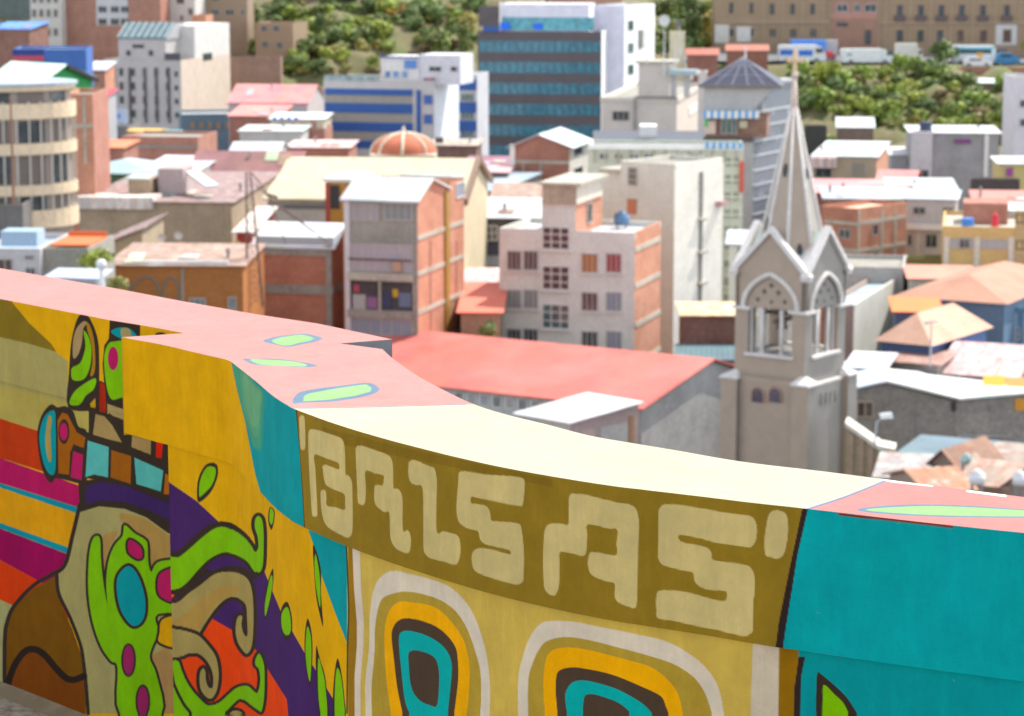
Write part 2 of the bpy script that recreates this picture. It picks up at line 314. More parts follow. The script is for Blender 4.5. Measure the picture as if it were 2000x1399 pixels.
def L_lower():
    F(PU,O,[(320,935),(383,978),(425,1017),(470,1060),(515,1113),(547,1191),(593,1272),(616,1308),(651,1366),(676,1399),(676,1650),(320,1650)],0)
    F((214,66,10),O,[(411,1207),(455,1232),(500,1270),(518,1300),(560,1366),(588,1399),(588,1650),(320,1650),(320,1280),(390,1235)],0)
    F(TE,I_,[(325,240),(560,300),(568,500),(575,700),(572,960),(490,750),(410,530),(360,340)],0)
    F(GR,G_,[(80,912),(200,915),(260,880),(330,820),(420,740),(500,680),(560,655),(620,660),(700,690),(780,750),(840,820),(870,860),(895,830),(890,740),(865,660),(868,590),(895,560),(925,590),(938,680),(940,800),(935,960),(915,1030),(880,1045),(850,1020),(800,950),(720,900),(620,870),(540,890),(460,940),(380,1020),(320,1090),(260,1150),(190,1185),(80,1170)],1,7)
    S(DK,G_,[(110,890),(220,870),(330,770),(430,680),(540,625),(650,630),(760,700),(830,780),(870,850)],7)
    S(DK,G_,[(110,1200),(220,1230),(330,1140),(440,1040),(540,1010),(640,1010),(760,1020),(830,1080),(880,1060)],11)
    F(PU,G_,[(450,1010),(540,945),(640,920),(740,945),(800,1000),(700,985),(600,990),(520,1020)])
    F(TAN,G_,[(60,1325),(200,1300),(300,1220),(400,1150),(500,1070),(580,1040),(680,1040),(760,1065),(810,1110),(840,1200),(852,1340),(852,1500),(838,1670),(800,1735),(768,1715),(720,1640),(700,1540),(712,1440),(738,1410),(758,1425),(750,1480),(762,1545),(782,1585),(802,1570),(798,1440),(790,1330),(753,1280),(688,1250),(615,1270),(534,1345),(453,1457),(389,1562),(368,1595),(283,1575),(60,1553)],1,7)
    F((158,132,66),G_,[(117,1500),(260,1400),(420,1260),(560,1170),(660,1150),(740,1180),(688,1235),(600,1255),(520,1330),(440,1440),(380,1540),(368,1580),(283,1560),(117,1540)])
    F(TAN,H_,[(100,485),(250,485),(370,510),(480,555),(580,660),(650,760),(680,880),(685,1000),(670,1110),(640,1180),(600,1215),(550,1190),(500,1120),(485,1020),(495,930),(525,895),(545,930),(550,1010),(570,1080),(600,1105),(625,1090),(628,980),(600,880),(540,790),(460,735),(360,740),(280,770),(100,765)],1,7)
    F(GR,H_,[(200,825),(260,820),(290,900),(340,1020),(410,1130),(500,1230),(560,1280),(620,1285),(700,1250),(780,1180),(860,1110),(940,1080),(1000,1085),(1050,1130),(1090,1155),(1115,1100),(1125,1000),(1110,900),(1075,860),(1075,800),(1110,740),(1140,780),(1165,870),(1170,1000),(1165,1200),(1140,1340),(1110,1340),(1040,1290),(960,1230),(900,1220),(840,1270),(760,1350),(720,1384),(430,1384),(300,1270),(250,1140),(215,980)],1,6)
    F(GR,H_,[(100,1010),(190,1060),(250,1180),(310,1290),(370,1384),(190,1384),(140,1370),(100,1370)],1,6)
    F(TAN,H_,ell(870,1390,70,50),1,6)
    F((220,80,20),H_,[(100,110),(215,118),(190,150),(140,180),(100,180)],1,4)
    for d,g in (([(380,440),(370,330),(385,230),(430,140),(480,105),(530,112),(550,150),(545,230),(500,340),(440,410)],[(390,390),(390,300),(410,220),(450,150),(490,135),(525,150),(530,200),(500,290),(450,350),(405,390)]),):
        F(DK,G_,d); F(GR,G_,g)
    for d,g in (([(75,180),(85,100),(115,120),(112,190),(95,240)],[(82,170),(90,105),(110,130),(105,190),(92,205)]),
      ([(105,480),(108,560),(90,680),(60,790),(50,750),(60,620),(80,540)],[(102,530),(100,600),(80,700),(58,775),(56,700),(75,590),(90,530)]),
      ([(190,685),(210,720),(225,800),(222,880),(190,930),(165,880),(150,790),(160,720)],[(190,720),(208,750),(218,830),(210,885),(180,890),(160,840),(160,760)]),
      ([(355,330),(385,400),(405,500),(405,640),(418,840),(390,740),(370,620),(358,450)],[(370,390),(388,470),(398,560),(400,720),(382,650),(368,550),(364,450)]),
      ([(322,790),(345,870),(352,1000),(345,1130),(335,1220),(315,1130),(302,1000),(305,870)],[(322,840),(340,900),(345,1010),(336,1180),(317,1100),(308,1000),(312,880)]),
      ([(375,960),(400,1050),(430,1150),(445,1300),(452,1399),(398,1399),(380,1250),(372,1100)],[(387,1040),(412,1110),(430,1200),(443,1399),(407,1399),(387,1250)]),
      ([(505,1040),(530,1120),(550,1280),(554,1399),(483,1399),(482,1200)],[(505,1100),(528,1150),(546,1300),(548,1399),(494,1399),(492,1200)])):
        F(DK,I_,d); F(GR,I_,g)
    # the pale panel with the two ringed figures
    F((184,164,76),O,[(678,1060),(2300,1060),(2300,1700),(678,1700)],0)
    F((138,106,18),E_,[(0,-100),(55,-100),(60,300),(75,600),(75,800),(60,1050),(60,2000),(0,2000)],0)
    F((196,190,176),E_,[(35,-60),(98,-60),(110,300),(135,600),(130,800),(105,1100),(110,1384),(110,2400),(58,2400),(55,1050),(75,800),(75,600),(50,300)],0)
    W_=(196,192,176); OR=(160,140,50); YW=(218,162,0); GY=(70,58,46); CY=(0,160,160)
    F(W_,E_,[(150,1399),(148,1100),(180,800),(185,550),(210,350),(260,230),(340,165),(420,155),(500,175),(650,210),(850,280),(980,390),(1070,520),(1140,700),(1190,900),(1215,1150),(1210,1399)],2)
    F(OR,E_,[(205,1399),(200,1150),(225,850),(230,650),(255,480),(300,385),(400,345),(480,332),(600,345),(780,400),(900,480),(980,580),(1040,700),(1090,850),(1130,1000),(1140,1200),(1130,1399)],2)
    F(YW,E_,[(370,1399),(335,1150),(315,900),(310,700),(330,560),(370,470),(440,420),(540,425),(700,450),(800,505),(900,610),(980,730),(1020,850),(1040,1000),(1030,1250),(1010,1399)],2)
    F(GY,E_,[(470,1399),(420,1150),(390,900),(372,720),(385,640),(430,580),(500,560),(620,580),(750,630),(850,710),(920,810),(940,920),(942,1100),(905,1399)],2)
    F(CY,E_,[(540,1399),(490,1280),(460,1050),(440,850),(435,740),(450,685),(510,668),(620,690),(740,745),(830,820),(880,920),(885,1050),(850,1399)],2)
    F(GY,E_,[(515,880),(530,845),(590,835),(700,870),(755,920),(778,1020),(778,1150),(760,1310),(700,1305),(620,1270),(560,1200),(530,1100),(520,980)])
    F(W_,F_,[(35,711),(35,500),(60,380),(100,270),(160,195),(230,180),(350,185),(500,215),(700,255),(850,290),(960,345),(1050,410),(1120,490),(1160,580),(1185,711)],2)
    F(OR,F_,[(90,711),(90,520),(110,430),(150,340),(200,290),(300,270),(420,285),(600,330),(800,385),(920,430),(1020,500),(1080,590),(1120,711)],2)
    F(YW,F_,[(185,711),(175,560),(180,450),(200,370),(250,335),(350,330),(480,355),(650,400),(780,440),(880,520),(930,600),(955,711)],2)
    F(GY,F_,[(255,711),(245,600),(245,510),(260,460),(320,440),(400,445),(560,480),(720,545),(830,600),(860,660),(880,711)],2)
    F(CY,F_,[(310,711),(300,640),(300,580),(330,530),(380,512),(450,520),(570,555),(680,610),(750,660),(790,711)],2)
    F(GY,F_,[(395,711),(400,620),(420,590),(480,595),(600,640),(680,711)],2)
    F((186,180,162),F_,[(1345,300),(1492,300),(1490,420),(1475,711),(1320,711),(1335,550)],0)
    F((132,98,8),F_,[(1491,300),(1620,300),(1600,408),(1555,711),(1474,711)],0)
    F(TE,F_,[(1600,300),(4000,300),(4000,1700),(1590,711)],0)
    F((44,36,36),F_,[(1600,380),(1636,380),(1612,500),(1592,711),(1553,711),(1575,560)],0)
    F(DK,F_,[(1700,711),(1695,640),(1698,540),(1705,470),(1722,475),(1800,540),(1870,610),(1935,711)],2)
    F(GR,F_,[(1730,711),(1733,620),(1740,537),(1800,590),(1850,640),(1885,711)],2)
    S((56,60,34),I_,[(562,340),(570,520),(577,750),(570,960),(566,1380)],3)
def L_left():  # dimmer light on this stretch is kept in the mural colours
    F((118,102,26),V_,[(-400,150),(85,250),(85,320),(200,460),(350,600),(385,655),(200,620),(-400,560)],0)
    F((150,146,88),V_,[(-400,480),(0,555),(200,600),(380,655),(465,720),(462,1200),(-400,1200)],0)
    F((158,150,76),V_,[(-400,820),(0,880),(250,945),(460,1000),(620,1040),(620,1399),(-400,1399)],0)
    F((168,52,8),U_,[(-300,0),(0,85),(260,170),(260,340),(0,260),(-300,160)],0); 
    F((160,18,84),U_,[(-300,160),(0,260),(420,405),(420,502),(0,370),(-300,270)],0)
    F((0,132,146),U_,[(-300,270),(0,370),(420,500),(420,532),(0,390),(-300,290)],0)
    F((196,144,8),U_,[(-300,290),(0,390),(420,532),(400,692),(0,545),(-300,445)],0)
    F((0,132,146),U_,[(-300,445),(0,545),(400,690),(400,722),(0,570),(-300,470)],0)
    F((136,4,76),U_,[(-300,470),(0,570),(400,722),(400,930),(0,710),(-300,600)],0)
    F((190,56,4),U_,[(-300,600),(0,710),(300,870),(300,1060),(0,885),(-300,780)],0)
    F((146,148,100),U_,[(-300,780),(0,885),(160,955),(140,1300),(-300,1300)],0)
    F((108,72,4),K_,[(350,555),(200,640),(90,740),(30,870),(20,1060),(25,1350),(525,1500),(510,1200),(490,1050),(430,880),(350,700)],0)
    F((112,60,4),K_,[(45,1220),(80,1110),(140,1020),(200,1000),(260,1030),(330,1110),(390,1170),(440,1180),(500,1160),(520,1500),(30,1400)],0)
    F((150,146,92),K_,[(480,160),(590,130),(750,160),(870,210),(1300,320),(1300,1384),(525,1384),(500,1050),(430,850),(345,650),(345,560),(380,500),(430,330)],0)
    F((154,128,68),K_,[(725,190),(870,230),(1000,320),(1300,500),(900,540),(860,340),(730,250)])
    F((154,128,68),K_,[(600,340),(700,300),(660,380),(630,480),(625,650),(605,500)])
    F((154,124,76),K_,[(900,1040),(1000,980),(1200,1384),(960,1384),(930,1150)],0)
    S(DK,K_,[(475,140),(430,330),(385,500),(300,560),(200,620),(90,735),(45,830),(28,960),(28,1350)],8)
    S(DK,K_,[(338,560),(350,670),(420,820),(480,980),(500,1100),(515,1250),(525,1384)],7)
    S((40,30,24),K_,[(40,1230),(80,1110),(140,1020),(200,1000),(260,1030),(330,1110),(390,1170),(440,1182),(500,1160)],13)
    F(DK,K_,[(465,0),(640,-20),(800,0),(1300,150),(1300,420),(1000,310),(870,215),(740,165),(590,150),(475,185)],0)
    F((56,34,90),K_,[(510,30),(600,5),(750,30),(1000,130),(1300,230),(1300,330),(1000,230),(860,160),(720,120),(600,115),(510,135)],0)
    F(GR,K_,[(578,325),(596,350),(600,450),(612,580),(638,735),(632,600),(645,480),(680,385),(730,325),(742,262),(800,310),(860,345),(878,380),(882,480),(900,540),(930,490),(1000,470),(1200,470),(1200,760),(940,790),(940,900),(890,1040),(930,1150),(960,1384),(715,1384),(700,1110),(660,1070),(600,980),(550,830),(525,650),(530,450),(550,350)],1,5)
    F(TE,K_,[(765,505),(820,560),(860,680),(862,790),(830,850),(780,855),(720,770),(695,650),(705,560)],1,6)
    F(MG,K_,[(770,350),(835,390),(845,450),(815,460),(765,420)],1,5)
    F((140,34,88),K_,ell(765,1065,32,88),1,4); F((140,34,88),K_,ell(850,1310,32,88),1,4)
    F(MG,K_,[(1060,530),(960,545),(938,620),(960,690),(1060,710)],1,5); F((196,150,0),K_,[(1060,815),(965,825),(950,900),(950,960),(1060,980)],1,5)
    # boat like head dress
    F(DK,J_,[(285,760),(290,500),(305,280),(335,140),(372,60),(430,62),(480,150),(512,260),(520,400),(515,800),(470,790)],1)
    F((152,132,90),J_,[(322,385),(322,250),(350,160),(400,108),(430,125),(400,160),(388,270),(360,360)]) 
    F((150,112,20),J_,[(425,112),(455,155),(480,250),(490,400),(482,500),(452,520),(470,400),(455,260),(430,180)])
    F(GR,J_,[(402,180),(440,230),(460,330),(450,450),(410,540),(350,560),(312,540),(312,465),(370,430),(400,370),(415,290)])
    F(GR,J_,[(490,540),(480,620),(420,670),(370,740),(295,735),(320,660),(380,600)]); F((176,142,20),J_,[(450,735),(490,690),(492,765),(455,760)],0)
    F((150,36,8),J_,[(525,570),(565,590),(572,800),(522,800)],0,3)
    F(DK,J_,[(545,430),(558,290),(592,240),(600,90),(830,100),(832,260),(900,260),(900,1000),(690,980),(600,870),(580,720),(555,560)],0)
    F(YE,J_,[(830,60),(1500,60),(1500,260),(832,260)],0)
    F(TE,J_,[(610,190),(660,158),(740,160),(800,210),(810,260),(690,240)]); F((152,138,90),J_,[(685,170),(740,162),(765,230),(700,240)])
    F(DK,J_,ell(985,220,45,30))
    F(GR,J_,[(556,400),(580,295),(630,262),(760,290),(760,620),(660,695),(605,690),(572,580)]); F(MG,J_,ell(625,390,40,90))
    F((152,138,90),J_,[(582,735),(900,840),(900,900),(640,840),(582,790)],0)
    F(DK,J_,[(440,770),(560,800),(690,850),(720,965),(1200,1060),(1200,1500),(960,1450),(780,1360),(430,1300),(395,1330),(300,1290),(330,1000),(345,930),(440,950)],0)
    F((150,130,80),J_,[(492,812),(560,830),(620,900),(692,1028),(580,1000),(472,968)],0); F((150,130,80),J_,[(770,975),(912,1010),(910,1120),(765,1062)],0)
    F((196,30,4),J_,[(952,1000),(1006,1010),(992,1147),(950,1140)],0)
    F(DK,J_,[(48,980),(68,860),(108,780),(158,738),(205,760),(262,752),(322,790),(362,905),(430,965),(425,1340),(395,1345),(290,1320),(190,1300),(165,1332),(120,1305),(73,1180)])
    F(TE,J_,[(66,980),(90,862),(130,802),(180,790),(188,900),(190,1100),(184,1250),(150,1272),(112,1220),(82,1120)]); F((158,138,74),J_,[(135,828),(160,845),(150,950),(156,1150),(135,1165),(112,1050),(118,920)])
    F((146,86,8),J_,[(204,860),(240,800),(280,815),(320,895),(350,950),(415,990),(402,1070),(325,1040),(300,1100),(290,1272),(210,1262)],0)
    F(DK,J_,ell(252,945,42,95)); F(MG,J_,ell(250,945,30,66)); F(MG,J_,[(322,1092),(396,1120),(386,1312),(302,1290)],0)
    CYL=(76,168,164)
    F(CYL,J_,[(432,1012),(592,1062),(586,1292),(480,1270),(416,1290)],0); F((140,84,12),J_,[(612,1085),(762,1132),(757,1342),(606,1292)],0)
    F(CYL,J_,[(786,1142),(1005,1240),(986,1399),(802,1342)],0); F((160,96,8),J_,[(1022,1262),(1060,1285),(1060,1420),(1010,1420)],0)
def L_top():
    F((184,182,158),T_,[(836,1046),(2000,1018),(2762,1000),(9000,1000),(9000,4000),(800,4000),(700,1060)],0)
    S((120,130,150),T_,[(850,1047),(1700,1030),(2762,1000)],1.2)
    F((186,126,120),O,[(1576,996),(1650,972),(1738,938),(3400,1000),(3400,1400)],0); S((105,118,150),O,[(1576,995),(1650,971),(1728,940)],3)
    F((235,235,225),O,[(1700,930),(1770,937),(1822,944),(1822,951),(1740,942)],0); F((235,235,225),O,[(1888,954),(1965,963),(1965,971),(1888,961)],0)
    BL_=(105,128,146); GL=(140,178,120)
    F(BL_,T_,[(435,275),(520,235),(700,205),(900,188),(1010,205),(1120,240),(1060,275),(880,310),(720,340),(560,310)]); F(GL,T_,[(535,270),(620,235),(780,208),(900,202),(1005,235),(980,265),(840,295),(715,325),(610,310)])
    F(BL_,T_,[(205,480),(300,475),(600,478),(850,508),(1060,555),(900,572),(600,560),(330,540)]); F(GL,T_,[(285,482),(450,485),(700,498),(880,525),(930,562),(700,560),(400,540)])
    F(BL_,T_,[(780,990),(790,920),(860,860),(1050,820),(1400,775),(1640,752),(1740,790),(1770,830),(1700,880),(1500,930),(1200,970),(900,980)]); F(GL,T_,[(895,965),(905,905),(960,875),(1200,830),(1500,782),(1620,770),(1680,810),(1670,850),(1500,900),(1200,945)],0)
    F(BL_,O,[(1672,996),(1740,987),(1850,986),(2000,995),(2200,1010),(2200,1018),(2000,1012),(1850,1010),(1740,1005)]); F(GL,O,[(1690,996),(1760,990),(1850,989),(2000,997),(2200,1010),(2000,1009),(1850,1007),(1760,1003)])
LB=layers(L_block); LL=layers(L_lower); LW=layers(L_left); LT=layers(L_top)
# curved block : band
pxf,_=proj(np.c_[fbx,np.full(len(fbx),-1.0)]); hb=HT(pxf)
wob=np.random.randn(len(fbx)); wob=np.convolve(np.pad(wob,20,'edge'),np.ones(41)/41,'valid')*.0022
nb=normals(fbx); bandP=strip(fbx+nb*wob[:,None],-1.0,-1.0-hb,125)
painted('coping_band',bandP,YE,LB)
lowX=fbx+nb*.014; pxl,_=proj(np.c_[lowX,-1.0-hb]); i0=int(np.argmax(pxl>=327)); lowX=lowX[i0:]; lh=hb[i0:]
_,pyl=proj(np.c_[lowX,-1.0-lh]); zend=np.array([onz(float(a),1415,-1)[2] for a in [0]]) # placeholder keeps numpy arrays
vis=np.interp(pxl[i0:],[327,680,1300,1600,2000],[.72,.46,.24,.18,.12])
lowP=strip(lowX,-1.0-lh,-1.0-lh-vis,230)
painted('wall_face',lowP,YE,LL)
P2=strip(lowX[::12],(-1.0-lh-vis)[::12],-2.2,3); painted('wall_face',P2,YE,LL)
# underside of the band, its ends and the back
bot=lambda P,Q,z_: np.stack([np.c_[P,z_],np.c_[Q,z_]])
plainC=M('concrete',(.3,.3,.3)); 
sheet('band_underside',rel(bot(fbx[i0::10],lowX[::10],(-1.0-hb)[i0::10])),None,plainC,root)
def slab_top(f,b,name,base,lay,rows):
    s=np.linspace(0,1,len(f)); d=np.r_[0,np.cumsum(np.hypot(*np.diff(b,axis=0).T))]; df=np.r_[0,np.cumsum(np.hypot(*np.diff(f,axis=0).T))]
    t=df/df[-1]*d[-1]; bb_=np.c_[np.interp(t,d,b[:,0]),np.interp(t,d,b[:,1])]
    r=np.linspace(0,1,rows)[:,None,None]; P=f[None]*(1-r)+bb_[None]*r
    P=np.dstack([P,np.full(P.shape[:2],-1.0)]); 
    painted(name,P,base,lay,topM); return bb_
PINK=(186,137,130)
bk=slab_top(fbx+nb*wob[:,None],bbx,'coping_top',PINK,LT,120)
sheet('wall_back',rel(strip(bk[::15],-1.0,-4.0,3)),None,plainC,root,True)
# left length of wall
slabL_f=np.vstack([flx,plan([(664,671),(766,663)])]); 
slabL_f=np.vstack([flx[:-1],resample(slabL_f[len(flx)-1:],.01)])
bkl=slab_top(slabL_f,blx,'coping_top',PINK,LT,80)
nl=np.array([-dl[1],dl[0]])
pl,_=proj(np.c_[flx,np.full(len(flx),-1.0)]); hl=HT(pl)
LEFTP=strip(flx,-1.0,-1.0-hl,115); painted('coping_band',LEFTP,YE,LW)
flow=np.vstack([flx+nl*.012,[flx[-1]+nl*.012+dl*t for t in np.arange(STEP,.35,STEP)]]); hlx=np.r_[hl,np.full(len(flow)-len(hl),hl[-1])]
painted('wall_face',strip(flow,-1.0-hlx,-2.16,400),YE,LW)
sheet('band_underside',rel(bot(flx[::10],(flx+nl*.012)[::10],(-1.0-hl)[::10])),None,plainC,root)
sheet('wall_back',rel(strip(blx,-1.0,-4.0,3)),None,plainC,root,True)
endM=M('concrete',(.16,.16,.17))
e=plan([(766,663),(664,671),(560,664)]); sheet('wall_end',rel(strip(e,-1.0,-4.0,3)),None,endM,root)
e=np.array([fbx[0],fl[-1]]); sheet('wall_end',rel(strip(e,-1.0,-1.25,3)),None,M('plaster',(.45,.3,.02)),root)
e=np.array([lowX[0],lowX[0]+nb[i0]*.35]); sheet('wall_end',rel(strip(e,-1.25,-2.2,3)),None,M('plaster',(.45,.3,.02)),root)
# terrace floor where the wall stands, with a rough stone strip at the foot of the wall
gm,gt,gb=base_mat('terrace_floor'); go,_=wallvec(gt); gn=noise(gt,go,30,6,.7); gn2=noise(gt,go,4,4)
gc=mixc(gt,ramp(gt,gn,.35,.7),(.16,.13,.085),(.5,.44,.34)); gc=mixc(gt,ramp(gt,gn2,.5,.7),gc,(.36,.31,.23)); gt.links.new(gc,gb.inputs[0]); gb.inputs['Roughness'].default_value=.95
front=[tuple(p) for p in np.vstack([flow[:len(flx)][::60],lowX[::80]])]
fv=[(-4.2,9.6,-2.14)]+[(p[0],p[1]+.03,-2.14) for p in front]+[(3.9,2.6,-2.14),(16,-14,-2.14),(-14,-14,-2.14),(-12,12,-2.14)]
tf=pyobj('terrace_floor',fv,[tuple(range(len(fv)))[::-1]],gm); tf['kind']='structure'
kp=[flow[i] for i in range(0,len(flow),40)]; mb=MB()
for a,b in zip(kp[:-1],kp[1:]):
    a3=Vector((*a,-2.14)); b3=Vector((*b,-2.14)); o_=Vector((-nl[0],-nl[1],0))*.045
    mb.prism([a3+Vector((0,0,.022)),a3,a3+o_],b3-a3)
k_=mb.obj('kerb_strip',M('concrete',(.2,.15,.08))); k_['kind']='structure'
# ================= city: terrain =================
def sm(a,b,x): t=min(1,max(0,(x-a)/(b-a))); return t*t*(3-2*t)
KL=([-400,7.2,30,60,150,250,350,400,422,450,482,520,700,1200],[-6,-6,-30,-46,-45,-42,-37,-34,-31.5,-21.5,-12.5,-8,30,120])
KR=([-400,7.2,30,60,150,250,350,398,412,455,480,500,520,700,1200],[-6,-6,-30,-46,-45,-42,-37,-36,-34.5,-22.9,-22.7,-22,-15,30,120])
def tz(x,y):
    a=float(np.interp(y,*KL)); b=float(np.interp(y,*KR)); s=sm(18,34,x); return a*(1-s)+b*s
tx=np.concatenate([np.arange(-420,-70,25),np.arange(-70,120,2.0),np.arange(120,460,25)]); ty=np.concatenate([np.arange(9,400,8),np.arange(400,530,1.6),np.arange(530,1200,30)])
Pt=np.zeros((len(ty),len(tx),3)); rs=np.random.RandomState(3)
nz=rs.randn(len(ty),len(tx)); 
for _ in range(2): nz=(nz+np.roll(nz,1,0)+np.roll(nz,-1,0)+np.roll(nz,1,1)+np.roll(nz,-1,1))/3
for i,y in enumerate(ty):
    for j,x in enumerate(tx):
        slope= 1 if (402<y<453 or (x<18 and y<520 and y>402)) else .12
        Pt[i,j]=(x,y,tz(x,y)+nz[i,j]*1.0*slope)
hm,ht,hb_=base_mat('hillside_ground'); ho,_=wallvec(ht)
h1=noise(ht,ho,.09,6,.7); h2=noise(ht,ho,.5,6,.7); h3=noise(ht,ho,2.2,4)
hc=mixc(ht,ramp(ht,h1,.42,.6),(.16,.14,.07),(.12,.16,.045)); hc=mixc(ht,ramp(ht,h2,.45,.62),hc,(.2,.14,.09)); hc=mixc(ht,ramp(ht,h3,.5,.7),hc,(.1,.13,.03))
ge=N(ht,'ShaderNodeNewGeometry'); sp=N(ht,'ShaderNodeSeparateXYZ'); ht.links.new(ge.outputs['Position'],sp.inputs[0])
hc=mixc(ht,ramp(ht,sp.outputs[1],396,402),mixc(ht,ramp(ht,h2,.4,.7),(.12,.12,.12),(.2,.18,.16)),hc)
ht.links.new(hc,hb_.inputs[0]); hb_.inputs['Roughness'].default_value=.95
terr=sheet('terrain',Pt,None,hm,None); terr['kind']='structure'
# ================= buildings =================
F0=lambda v:(v,v,v)
class Bld:
    def __init__(s,name,label,B,Y,xA,xC=None,dep=8.,yaw=-17,zb=None,wall=None,side=None,cat='building',base=None):
        o=W(B[0],B[1],Y); a=R(yaw); s.u=Vector((math.cos(a),math.sin(a),0)); s.v=Vector((-math.sin(a),math.cos(a),0))
        def solve(dirv,px,sg):
            k=(px-1000)/5000.; d0=o.y*CP-o.z*SP
            return (k*d0-o.x)/(dirv.x-k*dirv.y*CP)
        s.w=-solve(s.u,xA,-1); s.d=solve(s.v,xC,1) if xC is not None else dep
        if s.d<1: s.d=dep
        A=o-s.u*s.w; g=tz(A.x,A.y)-1.5 if zb is None else zb
        s.H=o.z-g; s.yaw=a; s.o=Vector((A.x,A.y,g)); s.root=empty(name,s.o,a,label,cat)
        s.mw=wall or M('plaster',(.6,.58,.54)); s.ms=side or s.mw
        s.R=Matrix.Rotation(-a,3,'Z'); s.name=name
    def loc(s,f,px,py):
        d=s.R@ray(px,py); o=s.R@(-s.o)
        if f=='F': t=-o.y/d.y
        elif f=='S': t=(s.w-o.x)/d.x
        elif f=='L': t=-o.x/d.x
        elif f=='T': t=(s.H-o.z)/d.z
        elif isinstance(f,tuple): # ('F',y) or ('S',x) shifted planes
            t=(f[1]-o.y)/d.y if f[0]=='F' else (f[1]-o.x)/d.x
        p=o+d*t; return p
    def walls(s,H=None,x0=0,x1=None,y0=0,y1=None,z0=0,name='wall',mats=None):
        H=H or s.H; x1=s.w if x1 is None else x1; y1=s.d if y1 is None else y1
        m=MB(); m.box(x0,x1,y0,y1,z0,H); m.m=[1,1,0,1,1,1]; m.m=[1,1,0,1,1,1]
        return m.obj(name,list(mats or (s.mw,s.ms)),s.root)
    def flat(s,mroof,par=.5,mpar=None,x0=0,x1=None,y0=0,y1=None,H=None,t=.18,over=0,mats=None,z0=0):
        H=H or s.H; x1=s.w if x1 is None else x1; y1=s.d if y1 is None else y1
        s.walls(H-par,x0,x1,y0,y1,z0,mats=mats)
        MB().box(x0+t,x1-t,y0+t,y1-t,H-par,H-par+.06).obj('roof',mroof,s.root)
        m=MB(); o=over
        for q in((x0-o,x1+o,y0-o,y0+t),(x0-o,x1+o,y1-t,y1+o),(x0-o,x0+t,y0+t,y1-t),(x1-t,x1+o,y0+t,y1-t)): m.box(*q,H-par,H)
        k=len(m.f)//4; m.m=[0]*(3*6)+[1]*6 if mpar is None else [0]*24
        m.obj('parapet',[mpar] if mpar else list(mats or (s.mw,s.ms)),s.root)
    def gx(s,mroof,rise=1.5,rp=None,over=.35,H=None,t=.12,ridge=.5,x0=0,x1=None,y0=0,y1=None,wall=True):
        H=H or s.H; x1=s.w if x1 is None else x1; y1=s.d if y1 is None else y1
        if rp:
            p=s.loc('S',*rp); rise=p.z-H; ridge=(p.y-y0)/(y1-y0)
        ym=y0+(y1-y0)*ridge
        if wall: s.walls(H,x0,x1,y0,y1)
        if wall:
            for x in(x0,x1-.2): MB().prism([(x,y0,H),(x,y1,H),(x,ym,H+rise)],(.2,0,0)).obj('gable_wall',s.ms,s.root)
        k1=rise/(ym-y0+1e-6); k2=rise/(y1-ym+1e-6); o=over
        m=MB(); m.prism([(x0-o,y0-o,H-o*k1+.03),(x0-o,ym,H+rise+.03),(x0-o,ym,H+rise+t),(x0-o,y0-o,H-o*k1+t)],(x1-x0+2*o,0,0))
        m.prism([(x0-o,ym,H+rise+.03),(x0-o,y1+o,H-o*k2+.03),(x0-o,y1+o,H-o*k2+t),(x0-o,ym,H+rise+t)],(x1-x0+2*o,0,0))
        return m.obj('roof',mroof,s.root)
    def gy(s,mroof,rise=1.5,rp=None,over=.35,H=None,t=.12,ridge=.5,wall=True):
        H=H or s.H
        if rp: p=s.loc('F',*rp); rise=p.z-H; ridge=p.x/s.w
        xm=s.w*ridge
        if wall:
            s.walls(H)
            for y in(0,s.d-.2): MB().prism([(0,y,H),(s.w,y,H),(xm,y,H+rise)],(0,.2,0)).obj('gable_wall',s.mw,s.root)
        o=over; k1=rise/(xm+1e-6); k2=rise/(s.w-xm+1e-6); m=MB()
        m.prism([(-o,-o,H-o*k1+.03),(xm,-o,H+rise+.03),(xm,-o,H+rise+t),(-o,-o,H-o*k1+t)],(0,s.d+2*o,0))
        m.prism([(xm,-o,H+rise+.03),(s.w+o,-o,H-o*k2+.03),(s.w+o,-o,H-o*k2+t),(xm,-o,H+rise+t)],(0,s.d+2*o,0))
        return m.obj('roof',mroof,s.root)
    def shed(s,mroof,rise=1.,over=.35,H=None,t=.12,axis='y',wall=True):
        H=H or s.H; o=over
        if wall: s.walls(H)
        m=MB()
        if axis=='y':
            k=rise/s.d; m.prism([(-o,-o,H-o*k+.04),(-o,s.d+o,H+rise+o*k+.04),(-o,s.d+o,H+rise+o*k+t),(-o,-o,H-o*k+t)],(s.w+2*o,0,0))
            if wall: MB().prism([(0,0,H),(0,s.d,H),(0,s.d,H+rise)],(s.w,0,0)).obj('gable_wall',s.ms,s.root)
        else:
            k=rise/s.w; m.prism([(-o,-o,H-o*k+.04),(s.w+o,-o,H+rise+o*k+.04),(s.w+o,-o,H+rise+o*k+t),(-o,-o,H-o*k+t)],(0,s.d+2*o,0))
            if wall: MB().prism([(0,0,H),(s.w,0,H),(s.w,0,H+rise)],(0,s.d,0)).obj('gable_wall',s.mw,s.root)
        return m.obj('roof',mroof,s.root)
